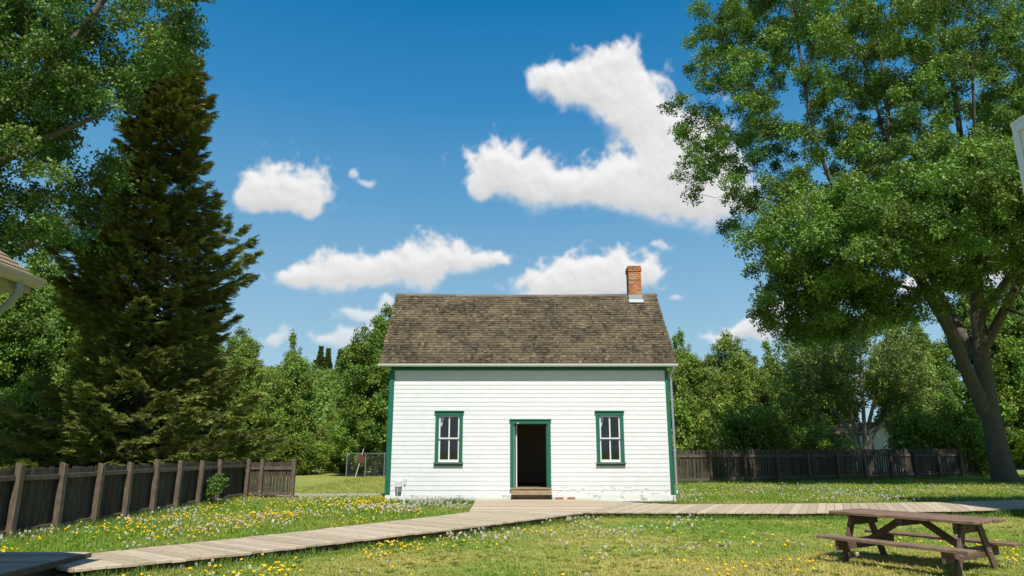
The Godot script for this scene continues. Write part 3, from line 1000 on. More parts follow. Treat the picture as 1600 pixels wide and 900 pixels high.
	boxpart(h, "skirt_board", Vector3(-4.51, .172, -2.4), Vector3(.045, .2, 4.75), skirt, .004)
	boxpart(h, "skirt_board", Vector3(4.51, .172, -2.4), Vector3(.045, .2, 4.75), skirt, .004)
	boxpart(h, "sill_beam", Vector3(0, .015, -.05), Vector3(8.9, .09, .1), paint("sill_wood", lin(.30, .22, .14), 0.9, plank_tex), .006)
	# eave: frieze, soffit, fascia, gutter, downspout
	boxpart(h, "frieze", Vector3(0, 4.205, .022), Vector3(8.98, .09, .05), green, .004)
	boxpart(h, "soffit", Vector3(-.03, 4.265, .115), Vector3(9.5, .025, .25), green, 0)
	boxpart(h, "fascia", Vector3(-.03, 4.305, .25), Vector3(9.55, .11, .022), green, .002)
	var gm := paint("gutter_paint", lin(.60, .585, .53), 0.4)
	var gu := Geo.new()
	var prof := []
	for k in 9:
		var a := PI + PI * k / 8.0
		prof.append(Vector2(.0555 * cos(a), .085 * sin(a)))
	prof.append(Vector2(.064, .004)); prof.append(Vector2(.060, .010)); prof.append(Vector2(.050, .004))
	for k in range(8, -1, -1):
		var a := PI + PI * k / 8.0
		prof.append(Vector2(.050 * cos(a), .079 * sin(a) + .001))
	for k in prof.size() - 1:
		var p: Vector2 = prof[k]
		var q: Vector2 = prof[k + 1]
		var nrm := Vector3(0, -(q.x - p.x), q.y - p.y)
		if k < 11: nrm = -nrm if nrm.dot(Vector3(0, p.y, p.x)) < 0 else nrm
		else: nrm = -nrm if nrm.dot(Vector3(0, p.y, p.x)) > 0 else nrm
		gu.quad(Vector3(-4.86, 4.335 + p.y, .318 + p.x), Vector3(4.80, 4.335 + p.y, .318 + p.x), Vector3(4.80, 4.335 + q.y, .318 + q.x), Vector3(-4.86, 4.335 + q.y, .318 + q.x), nrm)
	for x in [-4.862, 4.802]:
		for k in range(1, 8): gu.tri(Vector3(x, 4.335, .318), Vector3(x, 4.335 + prof[k].y, .318 + prof[k].x), Vector3(x, 4.335 + prof[k + 1].y, .318 + prof[k + 1].x), Vector2.ZERO, Vector2.ZERO, Vector2.ZERO, Vector3(signf(x), 0, 0))
	part(h, "gutter", gu, gm)
	var tin := paint("galvanised_tin", lin(.42, .45, .46), 0.35)
	tin.metallic = 0.6
	var dn := Geo.new()
	dn.tube([Vector3(4.66, 4.27, .318), Vector3(4.655, 4.16, .29), Vector3(4.605, 4.0, .12), Vector3(4.60, 3.9, .085), Vector3(4.60, 2.0, .085), Vector3(4.60, .42, .085), Vector3(4.60, .34, .11), Vector3(4.61, .29, .19)], [.038, .038, .038, .038, .038, .038, .038, .038], 10, true)
	var dsp := part(h, "downspout", dn, tin)
	for y in [1.63, 3.2]: boxpart(dsp, "bracket", Vector3(4.60, y, .075), Vector3(.12, .035, .105), tin, .003)
	boxpart(h, "drain_pipe", Vector3(4.53, .14, .07), Vector3(.09, .24, .06), paint("pale_pipe", lin(.5, .52, .52), 0.5), .01)
	# roof
	var rm := paint("cedar_shingle", Color.WHITE, 0.92, plank_tex, Vector3(.5, 2, 1))
	rm.vertex_color_use_as_albedo = true
	var roof := Geo.new()
	for side: int in [1, -1]:
		for k in 12:
			var x0 := -4.83 + k * 9.59 / 12
			var x1 := -4.83 + (k + 1) * 9.59 / 12
			roof.quad(roof_point(x0, 0, 0, side), roof_point(x1, 0, 0, side), roof_point(x1, 3.927, 0, side), roof_point(x0, 3.927, 0, side), Vector3(0, 1, side))
			roof.quad(roof_point(x0, 0, -.06, side), roof_point(x1, 0, -.06, side), roof_point(x1, 3.90, -.06, side), roof_point(x0, 3.90, -.06, side), Vector3(0, -1, -side))
			roof.quad(roof_point(x0, 0, -.06, side), roof_point(x1, 0, -.06, side), roof_point(x1, 0, 0, side), roof_point(x0, 0, 0, side), Vector3(0, -1, side))
		for x: float in [-4.83, 4.76]:
			roof.quad(roof_point(x, 0, -.06, side), roof_point(x, 3.927, -.06, side), roof_point(x, 3.927, 0, side), roof_point(x, 0, 0, side), Vector3(signf(x), 0, 0))
	var rf := part(h, "roof", roof, paint("roof_boards", lin(.08, .065, .045), 0.9))
	part(rf, "shingles", shingles(1), rm, "stuff")
	part(rf, "shingles", shingles(-1), rm, "stuff")
	var cap := Geo.new()
	for k in 26:
		var x0 := -4.86 + k * 9.65 / 26
		var x1 := x0 + 9.65 / 26 + .03
		var q := rng.randf_range(.8, 1.3)
		cap.col = Color(.17 * q, .145 * q, .105 * q)
		for side: int in [1, -1]:
			var d := .02 + .006 * (k % 2)
			cap.quad(roof_point(x0, 3.80, d + .016, side), roof_point(x1, 3.80, d + .016, side), roof_point(x1, 3.945, d + .016, side), roof_point(x0, 3.945, d + .016, side), Vector3(0, 1, side))
			cap.quad(roof_point(x0, 3.80, .01, side), roof_point(x1, 3.80, .01, side), roof_point(x1, 3.80, d + .016, side), roof_point(x0, 3.80, d + .016, side), Vector3(0, -1, side))
	part(rf, "ridge_cap", cap, rm)
	for s: int in [-1, 1]:
		for side: int in [1, -1]:
			var g := Geo.new()
			var x := -4.80 if s == -1 else 4.73
			for xx: float in [x - .011, x + .011]: g.quad(roof_point(xx, .02, -.062, side), roof_point(xx, 3.88, -.062, side), roof_point(xx, 3.78, -.17, side), roof_point(xx, .02, -.17, side), Vector3(-1 if xx < x else 1, 0, 0))
			g.quad(roof_point(x - .011, .02, -.17, side), roof_point(x + .011, .02, -.17, side), roof_point(x + .011, 3.78, -.17, side), roof_point(x - .011, 3.78, -.17, side), Vector3(0, -1, -side))
			part(h, "barge_board", g, green)
	# chimney on the ridge
	var ch := Node3D.new()
	ch.name = "chimney"
	h.add_child(ch, true)
	ch.position = Vector3(3.98, 0, -2.34)
	boxpart(ch, "mortar_core", Vector3(0, 7.46, 0), Vector3(.445, 1.50, .445), paint("mortar", lin(.45, .40, .34), 0.95), 0)
	var br := Geo.new()
	var y := 6.86
	var row := 0
	while y < 8.22:
		var wide := .235
		if y > 8.0: wide = .262
		if y > 8.16: wide = .240
		for side in 4:
			var n := 3 if row % 2 == 0 else 2
			var b := Basis(Vector3.UP, side * PI / 2)
			for k in n:
				var w: float = [[.155, .155, .155], [.2325, .2325]][row % 2][k] * wide / .235
				var xx: float = -wide + w * (k + .5) + .0025 * k
				var q := rng.randf_range(.72, 1.25)
				br.col = Color(.55 * q, .195 * q * rng.randf_range(.85, 1.3), .085 * q)
				if rng.randf() < 0.10: br.col = Color(.52, .36, .27)
				br.box(Transform3D(b, b * Vector3(xx + .004, 0, wide - .045) + Vector3(0, y + .0325, 0)), Vector3(w - .012, .064, .09), .004)
		y += .0755
		row += 1
	var bm := paint("red_brick", Color.WHITE, 0.9, blotch(41, Color(.75, .75, .75), Color(1, 1, 1), .05))
	bm.vertex_color_use_as_albedo = true
	part(ch, "bricks", br, bm, "stuff")
	boxpart(ch, "flue_top", Vector3(0, 8.235, 0), Vector3(.40, .03, .40), paint("soot", lin(.05, .045, .04), 0.95), .01)
	boxpart(ch, "flashing", Vector3(0, 7.05, .243), Vector3(.50, .24, .012), tin, .002)
	boxpart(ch, "flashing", Vector3(0, 6.925, .335), Vector3(.54, .012, .19), paint("white_lead", lin(.40, .41, .40), .7), .002, Vector3(.823, 0, 0))
	for s in [-1, 1]: boxpart(ch, "flashing", Vector3(s * .246, 7.10, 0), Vector3(.012, .30, .50), tin, .002)
	# windows and door
	house_window(h, -2.56, white, green, glass, true)
	house_window(h, 2.58, white, green, glass, true)
	var df := Node3D.new()
	df.name = "door_frame"
	h.add_child(df, true)
	boxpart(df, "casing", Vector3(-.545, 1.465, .036), Vector3(.115, 1.97, .06), green, .004)
	boxpart(df, "casing", Vector3(.625, 1.465, .036), Vector3(.115, 1.97, .06), green, .004)
	boxpart(df, "head_casing", Vector3(.04, 2.51, .038), Vector3(1.285, .12, .064), green, .004)
	boxpart(df, "drip_cap", Vector3(.04, 2.585, .05), Vector3(1.34, .03, .10), green, .006)
	boxpart(df, "jamb", Vector3(-.469, 1.465, -.08), Vector3(.022, 1.97, .16), green, .002)
	boxpart(df, "jamb", Vector3(.549, 1.465, -.08), Vector3(.022, 1.97, .16), green, .002)
	boxpart(df, "head_jamb", Vector3(.04, 2.446, -.08), Vector3(1.04, .022, .16), green, .002)
	boxpart(df, "threshold", Vector3(.04, .462, -.04), Vector3(1.30, .045, .30), paint("tread_wood", lin(.40, .30, .19), 0.8, plank_tex, Vector3(.7, 2, 1)), .006)
	boxpart(df, "lamp_socket", Vector3(-.36, 2.465, .085), Vector3(.05, .035, .05), white, .01)
	var door := boxpart(h, "door", Vector3(-.435, 1.455, -.60), Vector3(.042, 1.93, .86), white, .004, Vector3(0, .06, 0))
	boxpart(door, "knob", Vector3(-.385, 1.40, -.93), Vector3(.05, .05, .05), paint("dull_brass", lin(.3, .22, .1), .4), .012)
	# meter boxes on the wall by the left corner
	var ub := Node3D.new()
	ub.name = "meter_box"
	h.add_child(ub, true)
	var grey := paint("box_grey", lin(.52, .53, .52), 0.6)
	boxpart(ub, "housing", Vector3(-4.10, .60, .085), Vector3(.20, .19, .12), grey, .01)
	boxpart(ub, "dark_housing", Vector3(-4.10, .42, .075), Vector3(.18, .15, .10), paint("box_dark", lin(.14, .15, .15), 0.6), .008)
	var pp := Geo.new()
	pp.tube([Vector3(-4.12, .5, .16), Vector3(-4.12, .12, .16)], [.012, .012], 6, true)
	part(ub, "conduit", pp, grey)
	var dial := Geo.new()
	dial.tube([Vector3(-4.17, .10, .06), Vector3(-4.17, .10, .13), Vector3(-4.17, .10, .15)], [.105, .105, .085], 18, true)
	part(ub, "round_cover", dial, grey)

func make_small_things() -> void:
	# step at the door
	var st := thing("door_step", "low plank step with dark legs below the open farmhouse door", "step", Vector3(.60, .15, -22.05))
	var tw: Material = mats["tread_wood"]
	boxpart(st, "tread", Vector3(0, .20, .06), Vector3(1.24, .12, .30), tw, .008)
	boxpart(st, "riser", Vector3(0, .07, -.04), Vector3(1.16, .13, .03), tw, .004)
	var dk := paint("dark_leg", lin(.02, .02, .02), .7)
	for s in [-1, 1]: boxpart(st, "leg", Vector3(s * .60, .07, .06), Vector3(.06, .14, .26), dk, .004)
	# loose bricks beside it
	var bm := paint("loose_brick", lin(.42, .17, .10), .9, blotch(43, Color(.7, .7, .7), Color(1, 1, 1), .05), Vector3(3, 3, 3))
	var b1 := boxpart(self, "loose_brick", Vector3(1.47, .182, -22.02), Vector3(.23, .064, .105), bm, .006, Vector3(0, .2, 0))
	b1.name = numbered("loose_brick")
	tag(b1, "reddish loose brick on the landing right beside the door step", "brick", "loose bricks on the landing")
	var b2 := boxpart(self, "loose_brick", Vector3(1.83, .182, -22.03), Vector3(.24, .064, .11), bm, .006, Vector3(0, -.1, 0))
	b2.name = numbered("loose_brick")
	tag(b2, "loose brick farther from the step than the other brick", "brick", "loose bricks on the landing")
	# pedestal in the long grass
	var grey := paint("box_grey", lin(.52, .53, .52), 0.6)
	var pl := paint("pale_post", lin(.66, .67, .66), 0.6)
	var po := thing("utility_post", "thin white utility post with small box standing in grass before the house", "post", Vector3(-3.13, 0, -20.7))
	boxpart(po, "pole", Vector3(0, .30, 0), Vector3(.035, .70, .035), pl, .004)
	var bx := boxpart(po, "box", Vector3(.005, .73, .005), Vector3(.085, .17, .06), grey, .008)
	boxpart(bx, "latch", Vector3(.01, .63, .02), Vector3(.03, .03, .05), paint("blue_grey", lin(.12, .16, .22), .5), .004)

func make_table() -> void:
	var t := thing("picnic_table", "reddish brown wooden picnic table with attached benches on the lawn", "picnic table", Vector3(5.525, 0, -9.921), -0.992)
	var tex := grain(51, .5, 1.0, 10)
	var ms := []
	for k in 4:
		var q: float = [1.0, .88, 1.1, .95][k]
		ms.append(paint("stained_wood_%d" % k, lin(.37 * q, .238 * q, .168 * q), .75, tex, Vector3(.6, 2.2, 1)))
	var leg := paint("stained_leg", lin(.20, .128, .098), .8, tex, Vector3(.6, 2, 1))
	for k in 5:
		var j := rng.randf_range(-.012, .012)
		boxpart(t, "tabletop_plank", Vector3(j, .731, -.328 + k * .164), Vector3(1.957, .038, .157), ms[k % 4], .005, Vector3(rng.randfn() * .004, 0, 0))
	for s: int in [-1, 1]:
		for k in 2:
			boxpart(t, "bench_plank", Vector3(rng.randf_range(-.01, .01), .412, s * (.573 + k * .124)), Vector3(2.01, .038, .118), ms[(k + s + 1) % 4], .005)
	for e: int in [-1, 1]:
		var x := e * .70
		boxpart(t, "cleat", Vector3(x, .642, 0), Vector3(.038, .14, .70), leg, .004)
		boxpart(t, "seat_beam", Vector3(x, .322, 0), Vector3(.038, .14, 1.46), leg, .004)
		for s: int in [-1, 1]:
			var a := Vector3(x + e * .0385, .70, s * .20)
			var b := Vector3(x + e * .0385, -.01, s * .56)
			var d := (a - b).normalized()
			var z := Vector3(1, 0, 0)
			var g := Geo.new()
			g.off = Vector2(rng.randf() * 5, rng.randf() * 5)
			g.box(Transform3D(Basis(z, d, z.cross(d)), (a + b) / 2), Vector3(.038, (a - b).length(), .115), .004)
			part(t, "leg", g, leg)
		var a2 := Vector3(e * .12, .69, 0)
		var b2 := Vector3(e * .675, .33, 0)
		var d2 := (b2 - a2).normalized()
		var g2 := Geo.new()
		g2.box(Transform3D(Basis(d2, Vector3(0, 0, 1).cross(d2), Vector3(0, 0, 1)), (a2 + b2) / 2), Vector3((b2 - a2).length(), .09, .038), .003)
		part(t, "brace", g2, leg)
	for e: int in [-1, 1]:
		for s: int in [-1, 1]:
			for q in [[.655, .225], [.325, .39]]:
				var g3 := Geo.new()
				var x3: float = e * (.70 + .0575)
				g3.tube([Vector3(x3, q[0], s * q[1]), Vector3(x3 + e * .007, q[0], s * q[1]), Vector3(x3 + e * .010, q[0], s * q[1])], [.013, .013, .006], 8, true)
				part(t, "bolt", g3, paint("zinc_bolt", lin(.3, .3, .29), .5))
	boxpart(t, "centre_cleat", Vector3(0, .665, 0), Vector3(.09, .09, .68), leg, .004)

# ------------------------------------------------------------------ fences
func slanted_post(parent: Node, at: Vector3, w: float, h: float, m: Material, lean: Vector2, slope: Vector2) -> void:
	var g := Geo.new()
	g.off = Vector2(rng.randf() * 7, rng.randf() * 7)
	var k := w / 2
	var p := []
	for q in [Vector2(-k, -k), Vector2(k, -k), Vector2(k, k), Vector2(-k, k)]:
		p.append([at + Vector3(q.x, -.25, q.y), at + Vector3(q.x + lean.x, h + q.dot(slope), q.y + lean.y)])
	for i in 4:
		var a: Array = p[i]
		var b: Array = p[(i + 1) % 4]
		g.quad(a[0], a[1], b[1], b[0], (a[0] + b[0]) / 2 - at + Vector3(0, .25, 0))
	g.quad(p[0][1], p[1][1], p[2][1], p[3][1], Vector3.UP)
	part(parent, "post", g, m)

func make_fences() -> void:
	var tex := grain(61, .55, 1.0, 6)
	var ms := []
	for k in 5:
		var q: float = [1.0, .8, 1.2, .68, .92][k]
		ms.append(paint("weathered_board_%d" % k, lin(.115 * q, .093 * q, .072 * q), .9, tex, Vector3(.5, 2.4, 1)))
	var pm := paint("weathered_post", lin(.20, .148, .105), .9, tex, Vector3(.6, 2, 1))
	var rail := paint("weathered_rail", lin(.175, .14, .108), .9, tex, Vector3(.5, 2, 1))
	# along the left of the yard: boards on the far side, rails, then posts on the yard side
	var f := thing("board_fence", "dark weathered board fence with pale posts along the dandelion meadow", "fence", Vector3(-9.25, 0, -18.5))
	var d0 := 10.6
	var d := d0
	while d < 24.75:
		var w := rng.randf_range(.105, .15)
		var hh := 1.27 + rng.randf_range(-.025, .025)
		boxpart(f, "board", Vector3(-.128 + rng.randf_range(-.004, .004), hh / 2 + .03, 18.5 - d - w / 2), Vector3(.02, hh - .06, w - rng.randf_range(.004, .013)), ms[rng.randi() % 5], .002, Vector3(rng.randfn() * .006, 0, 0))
		d += w
	var posts := [10.7, 12.0, 13.29, 14.61, 15.9, 17.13, 18.41, 19.66, 21.0, 22.38, 24.72]
	for i in posts.size():
		slanted_post(f, Vector3(0, 0, 18.5 - posts[i]), .115, 1.34 + rng.randf_range(-.03, .04), pm, Vector2(rng.randf_range(-.02, .035), rng.randfn() * .02), Vector2(-.35, .12))
		if i > 0:
			var l: float = posts[i] - posts[i - 1]
			for y in [1.10, .13]:
				boxpart(f, "rail", Vector3(-.071, y + rng.randfn() * .006, 18.5 - (posts[i] + posts[i - 1]) / 2), Vector3(.085, .09, l - .004), rail, .003, Vector3(rng.randfn() * .005, 0, 0))
	# short return with the gate panel facing the camera
	var gt := thing("gate_panel", "short weathered board gate panel closing the end of left fence", "gate", Vector3(-8.45, 0, -24.8))
	for x: float in [-.32, .80]: slanted_post(gt, Vector3(x, 0, .05), .12, 1.33, pm, Vector2(.01, 0), Vector2(.1, 0))
	var x := -.90
	while x < .72:
		var w := rng.randf_range(.10, .14)
		if absf(x + w / 2 + .32) > .06:
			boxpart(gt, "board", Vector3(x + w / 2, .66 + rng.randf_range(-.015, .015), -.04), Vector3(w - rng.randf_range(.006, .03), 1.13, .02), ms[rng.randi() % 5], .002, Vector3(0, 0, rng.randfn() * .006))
		x += w
	for y in [1.02, .16]:
		boxpart(gt, "rail", Vector3(.24, y, -.002), Vector3(1.0, .11, .045), rail, .003)
		boxpart(gt, "rail", Vector3(-.64, y, -.002), Vector3(.5, .09, .045), rail, .003)
	# behind the right of the house, running away to the cottonwood
	var a := Vector2(6.9, 33.6)
	var b := Vector2(31.5, 46.5)
	var dir := (b - a).normalized()
	var yaw := atan2(dir.y, dir.x)
	var r := thing("board_fence", "long dark board fence with narrow gaps running behind the house to the cottonwood", "fence", Vector3(a.x, 0, -a.y), yaw)
	var L := (b - a).length()
	x = 0.0
	while x < L:
		var w := rng.randf_range(.14, .20)
		var hh := 1.66 + .004 * x + rng.randf_range(-.035, .03)
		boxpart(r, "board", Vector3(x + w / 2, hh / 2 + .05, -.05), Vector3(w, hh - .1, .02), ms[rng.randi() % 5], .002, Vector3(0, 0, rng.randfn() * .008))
		x += w + rng.randf_range(.03, .075)
	x = 1.0
	while x < L:
		slanted_post(r, Vector3(x, 0, .06), .12, 1.48 + rng.randf_range(-.05, .05), pm, Vector2(rng.randfn() * .02, rng.randfn() * .02), Vector2(0, .1))
		var l := minf(2.35, L - x)
		for y in [1.36, .25]: boxpart(r, "rail", Vector3(x + l / 2, y + rng.randfn() * .01, -.012), Vector3(l - .004, .13, .045), rail, .003, Vector3(0, 0, rng.randfn() * .004))
		x += 2.35
	for y in [1.36, .25]: boxpart(r, "rail", Vector3(.5, y, -.012), Vector3(.99, .13, .045), rail, .003)
	# chain link at the edge of the field, with a leaning sign
	var steel := paint("dull_steel", lin(.16, .17, .17), .6)
	var cl := thing("chain_link_fence", "grey chain link fence at the far edge of the mown field", "fence", Vector3(-10.55, 0, -45.0), 0.0)
	for k in 4:
		var g := Geo.new()
		g.tube([Vector3(k * 1.2, -.2, 0), Vector3(k * 1.2, 1.52, 0)], [.035, .035], 6, true)
		part(cl, "post", g, steel)
	var tr := Geo.new()
	tr.tube([Vector3(0, 1.46, 0), Vector3(3.6, 1.46, 0)], [.022, .022], 5, true)
	part(cl, "top_rail", tr, steel)
	var wm := Geo.new()
	for k in 40:
		var x0 := k * .13 - 1.4
		for sgn: int in [1, -1]:
			var p := Vector3(x0 if sgn == 1 else x0 + 1.4, .05, .001 * sgn)
			var q := Vector3(x0 + 1.4 if sgn == 1 else x0, 1.45, .001 * sgn)
			var lo := clampf((0.0 - p.x) / (q.x - p.x), 0, 1)
			var hi := clampf((3.6 - p.x) / (q.x - p.x), 0, 1)
			var u := p.lerp(q, minf(lo, hi))
			var v := p.lerp(q, maxf(lo, hi))
			if (v - u).length() > .1: wm.tube([u, v], [.0035, .0035], 3)
	part(cl, "wire_mesh", wm, steel, "stuff")
	var sg := thing("warning_sign", "dark red round sign on a leaning pale pole by the chain link", "sign", Vector3(-9.75, 0, -44.5))
	var pg := Geo.new()
	pg.tube([Vector3(-.15, -.2, 0), Vector3(.35, 1.75, 0)], [.035, .03], 6, true)
	part(sg, "pole", pg, paint("pale_pole", lin(.45, .43, .38), .7))
	var dg := Geo.new()
	dg.tube([Vector3(.2, 1.15, .05), Vector3(.2, 1.15, .08)], [.24, .24], 14, true)
	part(sg, "sign_face", dg, paint("faded_red", lin(.10, .025, .022), .7))

# ------------------------------------------------------------------ neighbouring buildings
func make_neighbours() -> void:
	# eave of the building beside the camera: its far corner shows at the left edge
	var b := thing("shingled_building", "corner of brown shingled roof with beige gutter beside the camera", "building", Vector3(-5.35, 0, -7.5))
	var wall := paint("cream_siding", lin(.62, .58, .48), .7)
	var beige := paint("beige_gutter", lin(.34, .30, .22), .5)
	boxpart(b, "wall", Vector3(-.62, 1.66, 5.0), Vector3(.16, 3.3, 9.4), wall, 0)
	boxpart(b, "wall", Vector3(-3.4, 1.66, .38), Vector3(5.4, 3.3, .16), wall, 0)
	boxpart(b, "wall", Vector3(-6.1, 1.66, 5.0), Vector3(.16, 3.3, 9.4), wall, 0)
	var sh := paint("tan_shingle", lin(.34, .255, .16), .9, plank_tex, Vector3(.6, 2, 1))
	var pitch := deg_to_rad(35)
	var dirv := Vector3(-cos(pitch), sin(pitch), 0)
	var nv := Vector3(sin(pitch), cos(pitch), 0)
	var rg := Geo.new()
	var e0 := Vector3(-.06, 3.50, 0)
	rg.box(Transform3D(Basis(dirv, nv, dirv.cross(nv)), e0 + dirv * 1.9 - nv * .05 + Vector3(0, 0, 5.0)), Vector3(3.8, .05, 10.0))
	var rf := part(b, "roof", rg, paint("roof_boards", lin(.08, .065, .045), 0.9))
	for i in 26:
		var z := 0.0
		var k := 0
		while z < 9.98 and k < (10 if i < 7 else 2):       # singly where the far corner shows, in long strips beyond
			var w := rng.randf_range(.10, .20)
			if k == (9 if i < 7 else 1): w = 9.98 - z
			var g := Geo.new()
			g.off = Vector2(rng.randf() * 9, rng.randf() * 9)
			var c := e0 + dirv * (i * .145 + .07) + nv * .012 + Vector3(0, 0, z + w / 2)
			g.box(Transform3D(Basis(dirv, nv, dirv.cross(nv)) * Basis(Vector3(0, 0, 1), -.09), c), Vector3(.20, .018, w - .004), .002)
			part(rf, "shingle", g, sh)
			z += w
			k += 1
	boxpart(b, "roof_slope", Vector3(-4.72, 4.62, 5.0), Vector3(4.0, .05, 10.0), sh, 0, Vector3(0, 0, pitch))
	boxpart(b, "fascia", Vector3(-.085, 3.40, 5.0), Vector3(.03, .16, 9.96), beige, .003)
	var gu := Geo.new()
	var prof := [Vector2(-.06, .0), Vector2(-.06, -.10), Vector2(.01, -.115), Vector2(.05, -.07), Vector2(.065, -.02), Vector2(.065, .0)]
	for k in prof.size() - 1:
		var p: Vector2 = prof[k]
		var q: Vector2 = prof[k + 1]
		gu.quad(Vector3(p.x, 3.49 + p.y, -.02), Vector3(p.x, 3.49 + p.y, 10), Vector3(q.x, 3.49 + q.y, 10), Vector3(q.x, 3.49 + q.y, -.02), Vector3(p.x + q.x, p.y + q.y + .1, 0))
	for k in range(1, 5): gu.tri(Vector3(-.06, 3.49, -.02), Vector3(prof[k].x, 3.49 + prof[k].y, -.02), Vector3(prof[k + 1].x, 3.49 + prof[k + 1].y, -.02), Vector2.ZERO, Vector2.ZERO, Vector2.ZERO, Vector3(0, 0, -1))
	part(b, "gutter", gu, beige)
	boxpart(b, "rake_board", e0 + dirv * 1.9 - nv * .14 + Vector3(0, 0, -.002), Vector3(3.8, .14, .03), beige, .003, Vector3(0, 0, -pitch))
	boxpart(b, "soffit", Vector3(-.31, 3.33, 5.0), Vector3(.46, .02, 9.9), beige, 0)
	var dn := Geo.new()
	dn.tube([Vector3(.0, 3.39, .30), Vector3(.0, 3.28, .30), Vector3(-.08, 3.16, .28), Vector3(-.28, 3.02, .24), Vector3(-.36, 2.94, .22), Vector3(-.37, 2.8, .22), Vector3(-.37, .4, .22)], [.04, .04, .04, .04, .04, .04, .04], 9, true)
	part(b, "downspout", dn, paint("grey_tin", lin(.22, .24, .25), .5))
	# tall white clapboard building at the right edge
	var t := thing("tall_clapboard_building", "tall white clapboard building corner cut by the upper right edge", "building", Vector3(13.62, 0, -17.1))
	var wp := paint("tall_white_siding", lin(.72, .72, .70), .6)  # one even white paint for wall, clapboards and trim
	boxpart(t, "wall", Vector3(3.06, 5.1, 4.5), Vector3(6.0, 10.2, 8.9), wp, 0)
	for k in 66:
		clapboard(t, .2, 8.8, .3 + k * .15, .15, -.058, wp, -1)
	boxpart(t, "corner_board", Vector3(.02, 5.1, .1), Vector3(.05, 10.2, .19), wp, .004)
	boxpart(t, "corner_board", Vector3(.14, 5.1, .02), Vector3(.19, 10.2, .05), wp, .004)
	boxpart(t, "frieze", Vector3(.0, 10.08, 4.6), Vector3(.06, .22, 8.8), wp, .004)
	boxpart(t, "cornice", Vector3(3.03, 10.25, 4.5), Vector3(6.1, .09, 9.02), wp, .006)
	# little white shed behind the right fence
	var s := thing("garden_shed", "small white shed with tan roof peeking over the right fence", "shed", Vector3(29.9, 0, -60.0), 0.25)
	s.scale = Vector3.ONE * 1.22
	var sw := paint("shed_white", lin(.6, .62, .62), .7)
	boxpart(s, "wall", Vector3(0, 1.05, 0), Vector3(4.2, 2.1, 3.6), sw, 0)
	var gg := Geo.new()
	for z: float in [1.80, -1.80]: gg.tri(Vector3(-2.1, 2.1, z), Vector3(2.1, 2.1, z), Vector3(0, 3.15, z), Vector2.ZERO, Vector2(4, 0), Vector2(2, 1), Vector3(0, 0, z))
	part(s, "gable", gg, sw)
	var tan_ := paint("tan_roof", lin(.33, .24, .16), .9, plank_tex, Vector3(.6, 2, 1))
	for k: int in [-1, 1]: boxpart(s, "roof_slope", Vector3(k * 1.17, 2.62, 0), Vector3(2.72, .07, 4.1), tan_, .004, Vector3(0, 0, -k * .4636))
	for x in [-1.0, 1.05]: boxpart(s, "window", Vector3(x, 1.75, 1.80), Vector3(.9, .55, .03), paint("dark_window", lin(.03, .035, .04), .2), .004)

# ------------------------------------------------------------------ trees
func bark(called: String, lo: Color, hi: Color, rough := 1.0) -> StandardMaterial3D:
	if mats.has(called): return mats[called]
	var f := FastNoiseLite.new()
	f.seed = called.length() * 7; f.frequency = 1.0; f.fractal_octaves = 3
	var im := Image.create(256, 256, false, Image.FORMAT_RGB8)
	var hm := Image.create(256, 256, false, Image.FORMAT_RGB8)
	for y in 256:
		for x in 256:
			var w := f.get_noise_2d(x * 0.03, y * 0.03) * 1.2
			var t := 1.0 - absf(f.get_noise_2d(x * 0.022 + 7, (y * 0.11 + w) * rough)) * 2.6
			t = clampf(1.0 - t * t * signf(t), 0, 1) * 0.75 + 0.25 * clampf(0.5 + f.get_noise_2d(x * 0.2, y * 0.2), 0, 1)
			im.set_pixel(x, y, lo.lerp(hi, t))
			hm.set_pixel(x, y, Color(t, t, t))
	hm.bump_map_to_normal_map(6.0)
	var m := paint(called, Color.WHITE, .95, ImageTexture.create_from_image(im), Vector3(.6, .9, 1))
	m.normal_enabled = true
	m.normal_texture = ImageTexture.create_from_image(hm)
	m.normal_scale = 0.8
	return m

